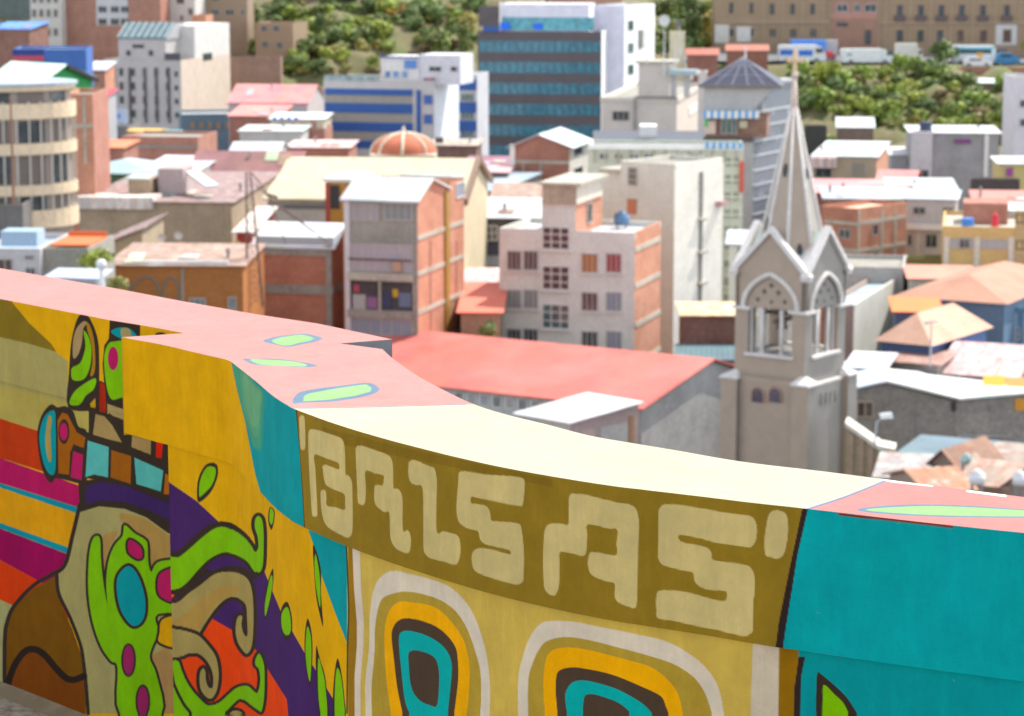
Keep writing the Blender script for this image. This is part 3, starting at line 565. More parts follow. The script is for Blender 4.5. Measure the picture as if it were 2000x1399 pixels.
    def hip(s,mroof,rise=2.,over=.5,H=None,wall=True):
        H=H or s.H; o=over; 
        if wall: s.walls(H)
        w_,d_=s.w,s.d; h=min(w_,d_)/2
        if w_>=d_: r0,r1=(h,d_/2,H+rise),(w_-h,d_/2,H+rise)
        else: r0,r1=(w_/2,h,H+rise),(w_/2,d_-h,H+rise)
        c=[(-o,-o,H-.1),(w_+o,-o,H-.1),(w_+o,d_+o,H-.1),(-o,d_+o,H-.1)]; m=MB()
        if w_>=d_: m.poly([c[0],c[1],r1,r0]).poly([c[1],c[2],r1]).poly([c[2],c[3],r0,r1]).poly([c[3],c[0],r0])
        else: m.poly([c[0],c[1],r0]).poly([c[1],c[2],r1,r0]).poly([c[2],c[3],r1]).poly([c[3],c[0],r0,r1])
        m.poly(c[::-1]); return m.obj('roof',mroof,s.root)
    def rect(s,f,r):
        x0,y0,x1,y1=r; yc=(y0+y1)/2; xc=(x0+x1)/2
        a=s.loc(f,x0,yc); b=s.loc(f,x1,yc); t=s.loc(f,xc,y0).z; q=s.loc(f,xc,y1).z
        ff=f[0]
        if ff=='F': return a.x,b.x,q,t
        return (a.y,b.y,q,t) if a.y<b.y else (b.y,a.y,q,t)
    def place(s,f,e0,e1,a0,a1,z0,z1,m,k=0):
        """box on face f from depth e0 (into wall is negative) to e1 outwards"""
        ff=f[0]; off=f[1] if isinstance(f,tuple) else (0 if ff in 'FL' else s.w)
        if ff=='F': m.box(a0,a1,off-e1,off-e0,z0,z1,k)
        elif ff=='S': m.box(off+e0,off+e1,a0,a1,z0,z1,k)
        else: m.box(off-e1,off-e0,a0,a1,z0,z1,k)
        return m
    def fb(s,f,r,mat,out=.08,name='band',e0=0):
        a0,a1,z0,z1=s.rect(f,r); return s.place(f,e0,out,a0,a1,z0,z1,MB()).obj(name,mat,s.root)
    def band(s,f,p0,p1,h,mat,out=.06,name='concrete_band',full=True):
        """horizontal band whose centre passes pixel p0 (near end); p1 gives the far end x"""
        a=s.loc(f,*p0); b=s.loc(f,*p1); q=(a.x,b.x) if f[0]=='F' else (a.y,b.y); q=(min(q),max(q)); zc=(a.z+b.z)/2
        return s.place(f,0,out,q[0],q[1],zc-h/2,zc+h/2,MB()).obj(name,mat,s.root)
    def win(s,f,r,mat=None,nx=2,ny=1,fr=None,fw=.07,sill=False,name='window',local=None):
        a0,a1,z0,z1=local or s.rect(f,r); mat=mat or GL1; fr=fr or WFR
        o=s.place(f,0,.03,a0,a1,z0,z1,MB()).obj(name,mat,s.root)
        m=MB(); 
        for q in((a0,a1,z0,z0+fw),(a0,a1,z1-fw,z1),(a0,a0+fw,z0+fw,z1-fw),(a1-fw,a1,z0+fw,z1-fw)): s.place(f,.03,.08,*q,m)
        for i in range(1,nx): x=a0+(a1-a0)*i/nx; s.place(f,.03,.07,x-fw*.4,x+fw*.4,z0+fw,z1-fw,m)
        for i in range(1,ny): z_=z0+(z1-z0)*i/ny; s.place(f,.03,.06,a0+fw,a1-fw,z_-fw*.4,z_+fw*.4,m)
        m.obj('frame',fr,o)
        if sill: s.place(f,0,.2,a0-.12,a1+.12,z0-.13,z0-.01,MB()).obj('sill',s.mw,o)
        return o
    def grid(s,f,r,nx,ny,wf=.6,hf=.55,mat=None,mats=None,nm=2,fr=None,name='window'):
        a0,a1,z0,z1=s.rect(f,r); cw=(a1-a0)/nx; ch=(z1-z0)/ny; q=0
        for j in range(ny):
            for i in range(nx):
                x=a0+cw*(i+.5); z_=z0+ch*(j+.5); mm=mats[q%len(mats)] if mats else mat; q+=1
                s.win(f,None,mm,nm,1,fr,local=(x-cw*wf/2,x+cw*wf/2,z_-ch*hf/2,z_+ch*hf/2),name=name)
GL1=M('glass',(.03,.04,.045)); GLg=M('glass',(.05,.09,.09)); WFR=M('paint',(.45,.43,.4)); WHF=M('paint',(.75,.74,.7)); DKM=M('paint',(.03,.03,.032))
CURT=M('cloth',(.45,.4,.4)); MAR=M('cloth',(.13,.075,.07)); ORC=M('cloth',(.5,.2,.06)); RED=M('cloth',(.4,.06,.07)); GRC=M('cloth',(.3,.31,.3)); BLC=M('cloth',(.3,.34,.4))
BR=M('brick',(.52,.2,.12)); BR2=M('brick',(.46,.19,.13)); BRo=M('brick',(.62,.27,.16)); CON=M('concrete',(.31,.295,.25)); CONl=M('concrete',(.46,.43,.35)); CONd=M('concrete',(.24,.23,.21))
WMET=M('metal',(.55,.58,.585)); BMET=M('metal',(.36,.45,.5)); PKR=M('metal',(.62,.24,.23)); RDR=M('metal',(.62,.12,.10)); MRR=M('metal',(.27,.11,.11)); GRR=M('metal',(.42,.42,.42)); LIL=M('rust',(.28,.2,.19)); RUS=M('rust',(.34,.24,.19))
OCH=M('plaster',(.48,.27,.05)); YEL=M('plaster',(.55,.42,.2)); WHP=M('plaster',(.72,.7,.66)); CRM=M('plaster',(.62,.57,.47)); GRY=M('plaster',(.4,.4,.41)); BEI=M('plaster',(.55,.47,.36)); BROW=M('concrete',(.41,.31,.21)); TILE=M('tile',(.47,.24,.16)); TILEo=M('tile',(.7,.22,.1)); PEA=M('tile',(.62,.37,.26))
BLUE=M('paint',(.012,.085,.32)); BLU2=M('plaster',(.08,.2,.42)); TEALW=M('plaster',(.12,.22,.28)); DGL=M('plaster',(.11,.095,.1)); 

# ---- red roofed hall just below the wall
b=Bld('assembly_hall','long hall with salmon red metal roof directly behind the cream coping',(1250,797),150,560,dep=14.5,yaw=-31.5,wall=M('plaster',(.5,.53,.5)),side=M('concrete',(.36,.35,.33)))
b.gx(M('metal',(.6,.13,.1),2.5),rp=(1386,703),over=.4)
b.fb('S',(1262,770,1420,890),M('concrete',(.34,.33,.31)),.01,'wall_render') if 0 else None
b.grid('F',(885,772,1110,803),9,1,.62,.8,mats=[GL1,GRC,BLC,GL1,CURT],nm=2,fr=WHF)
b.fb('F',(1240,800,1250,900),CON,.12,'corner_pier')
x=b.loc('F',1242,800); m=MB(); m.tube((b.w+.12,-.15,b.H-.2),(b.w+.12,-.15,b.H-7),.08); m.obj('drainpipe',M('paint',(.3,.3,.3)),b.root)
b=Bld('annex','low annex with flat white roof and pinkish wall beside the red roofed hall',(1113,828),141,1013,xC=1247,yaw=-44,wall=M('plaster',(.5,.45,.4)),side=M('plaster',(.5,.38,.36)))
b.shed(M('metal',(.62,.62,.6),2.),.35,.25)
b.fb('S',(1135,840,1160,870),M('plaster',(.6,.45,.42)),.05,'panel'); b.fb('S',(1172,830,1225,870),M('plaster',(.56,.54,.5)),.05,'panel'); b.fb('S',(1228,812,1236,870),M('paint',(.45,.25,.12)),.08,'post')

# ---- five storey apartment block
b=Bld('apartment_block','pale five storey apartment block with brick side and glazed central stair bays',(1240,455),176,975,xC=1291,yaw=-17.5,wall=M('plaster',(.64,.65,.59)),side=BRo)
b.flat(M('concrete',(.55,.57,.6)),.45)
for i,(y0,y1) in enumerate(((490,528),(566,603),(642,680),(718,756))):
    ms=[(MAR,MAR,ORC,RED),(GRC,GRC,GL1,BLC),(GL1,GL1,GL1,BLC),(GL1,GRC,GL1,GL1)][i]
    for k,(a,c) in enumerate(((991,1018),(1023,1051),(1136,1168),(1184,1214))):
        dy=0 if k<2 else 5; b.win('F',(a,y0+dy,c,y1+dy),ms[k],3,1,fr=WFR,sill=True)
for y0,y1,mm in((443,488,MAR),(519,567,MAR),(594,643,GLg),(670,715,GL1)):
    b.win('F',(1059,y0,1113,y1),mm,3,3,fr=WHF,fw=.08,sill=True,name='stair_window')
for p,q in(((1240,492),(1289,462)),((1240,563),(1289,532)),((1240,639),(1289,606)),((1240,714),(1289,678))): b.band('S',p,q,.34,CONl)
# stair tower on its roof
xa=b.loc('F',1058,400).x; xb=b.loc('F',1124,400).x; zt=b.loc('F',1090,398).z; zc=b.loc('F',1090,357).z
m=MB(); m.box(xa,xb,.02,7,b.H-.45,zt); m.m=[1,1,0,1,1,1]; m.obj('stair_tower',[b.mw,BRo],b.root)
m=MB(); m.box(xa+.1,xb+.15,-.25,6.5,zt,zc-.15); m.m=[1,1,0,1,1,1]; m.obj('tank_room',[M('concrete',(.42,.36,.26)),CRM],b.root)
MB().box(xa-.1,xb+.5,-.55,7,zc-.15,zc+.05).obj('roof_slab',CONl,b.root)
b.win(('S',xb),(1146,396,1155,436),GL1,1,1)

# ---- tall narrow brick house with white roof
b=Bld('brick_house','tall narrow brick house with white sheet roof, open balconies and a grey front',(815,391),168,674,xC=906,yaw=-16,wall=M('concrete',(.33,.31,.26)),side=BRo)
b.walls()
pk=b.loc('S',840,352); va=b.loc('S',877,371); hi=b.loc('S',897,336); m=MB()
en=(b.d,b.H+(hi.z-b.H))
m.prism([(0,0,b.H),(0,pk.y,pk.z),(0,va.y,va.z),(0,va.y+.3,hi.z-.2),(0,b.d,hi.z-.5),(0,b.d,b.H)],(b.w,0,0)); m.obj('gable_wall',BRo,b.root)
rf=MB(); o_=.3
def sl(y0,z0,y1,z1,x0=-.25,x1=b.w+.25): rf.prism([(x0,y0,z0+.03),(x0,y1,z1+.03),(x0,y1,z1+.15),(x0,y0,z0+.15)],(x1-x0,0,0))
sl(-.4,b.H-.2,pk.y,pk.z); sl(pk.y,pk.z,va.y,va.z); sl(va.y+.2,hi.z-.2,b.d+.2,hi.z-.5,b.w*.28,b.w+.1); rf.obj('roof',WMET,b.root)
b.fb('F',(674,391,684,700),M('paint',(.62,.6,.6)),.1,'corner_trim'); b.fb('F',(806,391,815,700),CON,.06,'pillar')
for r,mm in(((683,397,739,431),CURT),((751,397,806,431),GRC)): b.win('F',r,mm,4,1)
b.fb('F',(684,462,806,474),CON,.05,'concrete_band')
b.win('F',(684,476,806,531),M('cloth',(.5,.43,.45)),5,1); b.fb('F',(684,505,806,508),DKM,.35,'railing',.3)
b.fb('F',(682,533,808,548),CONl,.25,'slab')
b.fb('F',(684,550,806,605),M('concrete',(.07,.065,.065)),.02,'balcony_shade')  # dark panel on the wall, coloured as the shade inside the balcony
b.fb('F',(741,548,745,607),CONl,.2,'post'); b.fb('F',(682,606,808,621),CON,.25,'slab'); b.win('F',(685,623,806,655),BLC,6,1)
for (r,c) in(((690,575,715,604),(.45,.45,.42)),((718,580,738,602),(.3,.15,.3)),((692,556,702,570),(.5,.08,.12)),((749,570,765,602),(.05,.06,.12)),((768,565,778,580),(.6,.4,.03)),((780,572,803,600),(.15,.2,.3))): b.fb('F',r,M('cloth',c),.12,'laundry')
b.fb('F',(769,510,786,530),M('cloth',(.55,.36,.24)),.3,'washing_basket',.1)
for p,q in(((815,468),(905,431)),((815,539),(905,497)),((815,614),(905,569)),((815,690),(905,640))): b.band('S',p,q,.3,CONl)
b.fb('S',(868,372,875,700),M('paint',(.36,.22,.04)),.14,'drainpipe')
for x_ in(841,892): b.fb('S',(x_-1.5,470,x_+1.5,700),BR2,.04,'brick_pier')
b.win('S',(890,356,906,386),BLC,1,1,fr=WHF)

# ---- brick house with concrete frame to its left
b=Bld('brick_house','squat unplastered brick house with exposed grey concrete frame and white corrugated roof',(648,484),171,492,xC=669,yaw=-12,wall=BR,side=BR)
b.shed(M('metal',(.75,.79,.82)),1.1,.3); 
for yy in(484,559,640): b.band('F',(492,yy+6),(648,yy+6),.62,CON,.08,'concrete_beam')
for x0,x1 in((491,503),(638,649)): b.fb('F',(x0,478,x1,700),CON,.1,'concrete_column')
b.band('S',(648,566),(668,560),.5,CON,.06); b.fb('F',(505,462,650,478),M('paint',(.4,.42,.44)),.3,'fascia',.05)
# ---- stair tower red/ochre
b=Bld('stair_house','narrow ochre and red stair house squeezed left of the white roofed brick house',(690,356),178,637,dep=5,yaw=-12,wall=OCH,side=OCH)
b.walls(); MB().box(-.2,b.w+.2,-.2,b.d,b.H,b.H+.25).obj('roof',WHF,b.root); b.fb('F',(637,358,645,600),M('plaster',(.4,.07,.06)),.06,'red_pilaster'); b.win('F',(646,362,663,408),DKM,1,1,fr=DKM)
# ---- big beige roof hall
b=Bld('gabled_church','large church like hall with wide beige pitched roof and cream gable end',(905,392),190,522,xC=936,yaw=-6,wall=M('concrete',(.45,.43,.38)),side=M('plaster',(.6,.5,.33)))
b.d=16; b.walls(); rz=b.loc('T',905,392).z
pk=b.loc(('F',8.),903,314).z-b.H
for x in(0,b.w-.25): MB().prism([(x,0,b.H),(x,b.d,b.H),(x,b.d/2,b.H+pk)],(.25,0,0)).obj('gable_wall',b.ms,b.root)
RFm=M('tile',(.56,.5,.34)); m=MB(); k=pk/8
lx=b.loc(('F',8.),568,296).x; m.prism([(-.3,-.5,b.H-.5*k+.05),(b.w+.2,-.5,b.H-.5*k+.05),(b.w+.2,8,b.H+pk+.05),(lx,8,b.H+pk+.05)],(0,0,.15)); m.prism([(lx,8,b.H+pk+.05),(b.w+.2,8,b.H+pk+.05),(b.w+.2,16.5,b.H-.5*k+.05),(-.3,16.5,b.H-.5*k+.05)],(0,0,.15)); m.obj('roof',RFm,b.root)
m=MB(); m.prism([(b.w+.05,-.7,b.H-.7*k-.1),(b.w+.05,8,b.H+pk-.1),(b.w+.05,8,b.H+pk+.35),(b.w+.05,-.7,b.H-.7*k+.35)],(.35,0,0)); m.prism([(b.w+.05,16.7,b.H-.7*k-.1),(b.w+.05,8,b.H+pk-.1),(b.w+.05,8,b.H+pk+.35),(b.w+.05,16.7,b.H-.7*k+.35)],(.35,0,0)); m.obj('barge_board',M('paint',(.22,.13,.08)),b.root)
b.fb('F',(530,400,637,408),M('paint',(.14,.15,.15)),.1,'eave_strip')  # dark strip along the wall below the eave
# ---- tall cream block behind (lift block)
b=Bld('tower_block','tall cream tower block with blank shaded front and long sunlit white side',(1318,321),188,1172,xC=1413,yaw=-36,wall=M('plaster',(.62,.59,.51)),side=M('plaster',(.84,.81,.7)))  # cream plaster, sun and shade put into separate front and side colours
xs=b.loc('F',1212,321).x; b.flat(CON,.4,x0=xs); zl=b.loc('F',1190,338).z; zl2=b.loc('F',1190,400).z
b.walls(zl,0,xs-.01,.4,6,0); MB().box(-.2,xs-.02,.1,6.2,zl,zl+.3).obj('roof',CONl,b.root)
b.win('F',(1227,327,1245,363),M('glass',(.12,.11,.1)),1,3); b.fb('F',(1226,389,1243,418),M('paint',(.5,.17,.08)),.08,'door')
b.fb('S',(1364,336,1371,640),CONd,.05,'recess_shade');  # raised dark strip, its colour stands in for a shaded recess
for y_ in(440,505,565): b.fb('S',(1362,y_-14,1376,y_-10),CONl,.3,'balcony')
for y_ in(372,): b.fb('S',(1398,392,1410,402),M('paint',(.5,.3,.3)),.5,'sign_box')
# low rusty roof in front of its right foot
# ---- greenish glass gallery building
b=Bld('gallery_building','pale green latticed building with white railing top behind the cream tower block',(1452,290),212,1148,xC=1459,yaw=-4,wall=M('plaster',(.6,.62,.5)),side=M('plaster',(.55,.5,.4)))
b.flat(M('concrete',(.2,.21,.24)),.35)
b.fb('F',(1150,282,1452,292),M('paint',(.85,.86,.82)),.35,'railing',.05)
for k in range(13): b.fb('F',(1160+k*23,292,1163+k*23,318),CONl,.2,'post')
b.grid('F',(1412,300,1445,600),2,9,.75,.6,mat=M('glass',(.16,.2,.15)),nm=2,fr=M('paint',(.6,.62,.48))); 
for yy in(318,352,385,420,455,490,525,560): b.band('F',(1410,yy),(1450,yy),.15,M('paint',(.66,.68,.55)),.2,'ledge')
b.fb('F',(1444,315,1453,375),M('paint',(.6,.1,.06)),.3,'red_sign')
b.grid('F',(1165,296,1400,316),8,1,.7,.7,mats=[GLg,M('glass',(.2,.2,.12)),GRC],nm=2,fr=WHF)
# blue and white awning stripes
for k in range(6): b.fb('F',(1378+k*13,276+.3*k,1384+k*13,290),M('paint',(.1,.35,.65)),.6,'awning_stripe',.36)
# ---- cafe building with pyramid glass roof and slanted glass flank
b=Bld('glass_pyramid_building','grey office building topped by a dark glass pyramid roof and striped awnings',(1472,212),232,1374,dep=9,yaw=-8,wall=M('plaster',(.42,.42,.41)),side=M('glass',(.09,.11,.12)))
zb_=b.loc('F',1420,212).z; b.walls(b.loc('F',1420,268).z); 
b.fb('F',(1374,268,1472,276),M('paint',(.08,.07,.06)),.3,'ledge'); zt=b.loc('F',1420,166).z
m=MB(); m.box(.2,b.w+1.2,.2,7,b.loc('F',1420,268).z,b.loc('F',1420,228).z); m.obj('cafe_storey',M('brick',(.32,.17,.12)),b.root)
b.fb('F',(1378,236,1398,262),M('plaster',(.6,.5,.42)),.1,'panel'); b.fb('F',(1376,232,1382,248),M('paint',(.05,.5,.15)),.15,'green_sign'); b.win('F',(1408,232,1440,262),GLg,3,1); b.fb('F',(1444,236,1460,250),M('paint',(.5,.5,.35)),.1,'panel')
for k in range(8): b.fb('F',(1375+k*13.5,216,1381.5+k*13.5,230),M('paint',(.1,.35,.68)) ,1.0,'awning_stripe',.1); b.fb('F',(1381.5+k*13.5,216,1388.5+k*13.5,230),WHF,1.0,'awning_stripe',.1)
z3=b.loc('F',1420,216).z; m=MB(); m.prism([(0,0,z3),(b.w,0,z3),(b.w+1.9,0,zt),(0,0,zt)],(0,7,0)); m.obj('upper_wall',b.mw,b.root)
bs=[(-.4,-.3,zt),(b.w+2.4,-.3,zt),(b.w+2.4,7.5,zt),(-.4,7.5,zt)]; ap=b.loc(('F',3.5),1452,112)
PG=M('paint',(.012,.016,.05)); m=MB(); 
for i in range(4): m.poly([bs[i],bs[(i+1)%4],tuple(ap)])
m.poly(bs[::-1]); m.obj('glass_roof',PG,b.root)
m=MB()
for i in range(6):
    t=i/5; p=Vector(bs[0]).lerp(Vector(bs[1]),t); q=ap; m.tube(p,p.lerp(q,1),.035)
for t in(.33,.66):
    m.tube(Vector(bs[0]).lerp(ap,t),Vector(bs[1]).lerp(ap,t),.05)
m.tube(bs[1],ap,.06); m.tube(bs[0],ap,.06); m.obj('roof_ribs',M('paint',(.24,.26,.32)),b.root)
MB().box(-.5,b.w+2.5,-.5,7.6,zt-.25,zt).obj('eaves',M('paint',(.16,.14,.13)),b.root)
b=Bld('glass_tower','tall grey glazed tower with slanting pale floor lines directly behind the church spire',(1470,170),236,1452,xC=1549,yaw=-27,wall=M('paint',(.18,.2,.22)),side=M('paint',(.17,.19,.22)))
b.walls(); MB().box(-.2,b.w+.2,-.2,b.d+.2,b.H,b.H+.3).obj('roof',GRY,b.root)
for k in range(13):
    y_=222+k*28; b.band('S',(1470,y_),(1550,y_-17),.16,M('paint',(.5,.52,.53)),.06,'floor_line')
rq=random.Random(4)
for k in range(40):
    px=rq.uniform(1474,1538); py=rq.uniform(185,500); b.fb('S',(px,py,px+rq.uniform(5,14),py+rq.uniform(5,12)),M('paint',rq.choice([(.12,.14,.17),(.26,.29,.33),(.14,.17,.19),(.22,.25,.29)])),.03,'glass_pane')
# ---- dark glass office tower
TQ=M('glass',(.06,.25,.3)); TQ2=M('glass',(.02,.13,.18)); TQ3=M('glass',(.12,.2,.24)); GP=M('glass',(.12,.12,.16))
b=Bld('office_tower','dark office tower with turquoise window bands and bright white side wall',(1175,62),395,933,xC=1222,yaw=-8,wall=DGL,side=M('plaster',(.82,.83,.84)))
b.flat(CON,.5)
for k in range(7):
    y0=80+k*41; a0,a1,z0,z1=b.rect('F',(936,y0,1173,y0+23)); rr=random.Random(k)
    b.place('F',0,.05,a0,a1,z0,z1,MB()).obj('window_band',TQ2,b.root); n=16
    for i in range(n):
        c=rr.choice([TQ,TQ,TQ2,TQ3,GP,GLg,TQ3]); 
        if i<3 and k in(0,1): c=M('paint',(.0,.35,.18)) if i==1 else TQ2
        x=a0+(a1-a0)*i/n; b.win('F',None,c,1,1,DGL,.06,local=(x+.05,x+(a1-a0)/n-.05,z0+.1,z1-.1))
b.fb('F',(944,52,976,62),BLUE,.25,'sign_board')
xw=b.loc('F',976,30).x; zt=b.loc('F',1000,8).z; m=MB()
MB().box(xw,b.w-2,.3,9,b.H-.4,zt).obj('penthouse',M('plaster',(.68,.68,.76)),b.root)
b.win(('F',.3),(978,34,1160,60),TQ,12,1,fr=M('paint',(.2,.35,.42)),name='penthouse_window')
b.fb(('F',.3),(936,12,975,52),DGL,.4,'dark_wall'); b.fb(('F',.3),(976,4,980,60),WHF,.5,'white_pier'); b.fb(('F',.3),(978,44,996,58),M('paint',(.0,.15,.8)),.6,'blue_sign',.1); b.fb(('F',.3),(1043,46,1060,58),M('paint',(.0,.15,.8)),.3,'blue_sign')
b=Bld('lift_tower','bright white stair tower with a column of small windows right of the dark office tower',(1220,11),402,1161,xC=1279,yaw=-22,wall=M('plaster',(.66,.66,.74)),side=M('plaster',(.86,.87,.88)))  # white plaster: shade tints the front colour lavender, sunlight lightens the side colour
b.flat(CON,.4)
for y_ in(40,84,126,166): b.win('S',(1226,y_,1237,y_+20),GLg,1,1)
b.win('S',(1246,58,1257,95),M('glass',(.3,.33,.33)),1,2); b.fb('S',(1249,60,1251,94),CON,.3,'pipe')
# ---- beige stepped building
b=Bld('stepped_building','blocky beige building with a bare roof box in front of the white stair tower',(1322,192),300,1175,xC=1376,yaw=-10,wall=M('plaster',(.6,.55,.49)),side=M('plaster',(.58,.5,.42)))
b.flat(CON,.5,over=.15)
xa=b.loc('F',1246,150).x; xb=b.loc('F',1306,150).x; zt=b.loc('F',1270,124).z
MB().box(xa,xb,.4,5,b.H-.4,zt).obj('roof_box',b.mw,b.root); MB().box(xa-.4,xb+.6,0,5.4,zt,zt+.25).obj('roof_slab',CONl,b.root)
b.win('F',(1196,217,1229,236),GL1,3,1); b.fb('F',(1238,192,1242,290),CON,.3,'pier'); b.fb('F',(1240,188,1322,194),M('concrete',(.28,.26,.24)),.2,'ledge')
b.fb('S',(1340,150,1352,158),CON,.1,'ledge'); b.fb('S',(1345,205,1360,222),WHF,.1,'panel')
for x0 in(1310,1336): b.fb(('F',1.0),(x0,136,x0+12,190),M('plaster',(.5,.48,.47)),.3,'roof_wall')
b.fb(('F',.8),(1308,136,1362,146),BMET,1.2,'tin_canopy',-1)
m=MB(); m.tube((xb+1,2,zt),(xb+1,2,zt+4),.06); m.tube((xb+2,2,zt-1),(xb+1,2,zt+2),.05); m.obj('mast',M('paint',(.6,.62,.62)),b.root)
# ---- dark awning roof strip
b=Bld('market_shed','long low shed with near black felt roof below the beige stepped building',(1462,281),262,1160,dep=8,yaw=-2,wall=M('paint',(.05,.055,.07)))
b.shed(M('paint',(.05,.055,.07)),max(.1,b.loc(('F',8),1300,258).z-b.H),.1); b.fb('F',(1250,246,1283,264),M('paint',(.75,.78,.78)),.6,'water_tank',-3) 
# ---- gabled brick house in mid distance
b=Bld('brick_house','mid distance gabled brick house with white roof in front of the dark office tower',(1112,287),240,1003,xC=1150,yaw=-14,wall=BR2,side=M('plaster',(.62,.58,.5)))
b.gy(WMET,rp=(1053,264),over=.5)
b.band('F',(1003,317),(1112,317),.3,CONl); b.fb('F',(1020,319,1024,400),CONl,.06,'pier'); b.fb('F',(1054,319,1058,400),CONl,.06,'pier'); b.fb('F',(996,282,1006,400),WHF,.1,'corner_trim')
for y_ in(287,326): b.win('S',(1121,y_,1137,y_+16),GL1,1,1)
# ---- blue banded building
b=Bld('banded_building','long grey office building striped with royal blue bands beside the hillside scrub',(848,158),330,632,xC=896,yaw=-14,wall=M('plaster',(.52,.5,.49)),side=M('plaster',(.72,.75,.78)))
b.flat(CON,.4)
b.fb('F',(634,147,742,158),M('glass',(.2,.26,.26)),.1,'glass_railing',-.1)
for y0,y1 in((174,186),(202,221),(239,257),(275,290)): b.fb('F',(635,y0,806,y1),BLUE,.12,'blue_band')
for y0 in(187,222,258): b.win('F',(636,y0,805,y0+15),M('cloth',(.4,.37,.33)),9,1,fr=CON)
b.fb('F',(814,176,822,262),BLUE,.14,'blue_band'); 
for y0 in(185,223): b.win('F',(827,y0,846,y0+20),M('paint',(.04,.12,.4)),1,1)
for i,x0 in enumerate((828,836,844)): b.fb('F',(x0,152,x0+6,157),M('paint',(.4,.1,.12)),.2,'sign_letter')
for r,wmat,nm_ in(((742,112,818,160),M('plaster',(.7,.68,.66)),'penthouse'),((816,108,897,166),M('plaster',(.62,.62,.66)),'penthouse')):
    a0,a1,z0,z1=b.rect('F',r); MB().box(a0,a1,.5,7,z0,z1).obj(nm_,wmat,b.root)
b.fb(('F',.5),(742,110,818,113),BLUE,.3,'blue_trim'); b.fb(('F',.5),(790,118,814,134),M('paint',(.1,.25,.6)),.2,'blue_panel'); 
for x0 in(752,768,785): b.win(('F',.5),(x0,139,x0+11,152),M('glass',(.08,.2,.4)),1,1)
b.win(('F',.5),(838,130,862,140),GL1,2,1); b.win(('F',.5),(880,130,893,140),GL1,1,1)
b=Bld('blue_block','narrow building stacked in royal blue and grey floors left of the dark office tower',(932,145),345,893,dep=7,yaw=-12,wall=M('plaster',(.5,.5,.52)))
b.flat(WMET,.3)
for y0 in(156,200,236,268): b.fb('F',(896,y0,930,y0+20),BLUE,.25,'blue_band')
for y0 in(178,214,248): b.win('F',(900,y0+5,926,y0+20),GLg,3,1)
# ---- terracotta dome
b=Bld('domed_church','terracotta church dome with cream ribs rising behind the beige roof',(850,303),255,722,dep=6.5,yaw=0,wall=CRM)
b.walls(); cx,cy=b.w/2,b.d/2; r_=b.w/2; hgt=b.loc(('F',cy),787,260).z-b.H; m=MB(); n=48; kk=10
for j in range(kk+1):
    a=j/kk*math.pi/2
    for i in range(n):
        t=2*math.pi*i/n; m.v.append((cx+r_*math.cos(a)*math.cos(t),cy+r_*math.cos(a)*math.sin(t),b.H+hgt*math.sin(a)))
for j in range(kk):
    for i in range(n): i2=(i+1)%n; m.f.append((j*n+i,j*n+i2,(j+1)*n+i2,(j+1)*n+i)); m.m.append(0)
m.obj('dome',M('tile',(.56,.17,.09)),b.root,True); m=MB()
for k in range(8):
    t=R(-90+45*k); pr=None
    for j in range(9):
        a=j/8*math.pi/2; p=Vector((cx+r_*1.01*math.cos(a)*math.cos(t),cy+r_*1.01*math.cos(a)*math.sin(t),b.H+hgt*1.01*math.sin(a)))
        if pr is not None: m.tube(pr,p,.16,n=5)
        pr=p
m.tube((cx,cy,b.H+hgt),(cx,cy,b.H+hgt+.7),.25,.12); m.obj('dome_ribs',M('plaster',(.75,.66,.5)),b.root)

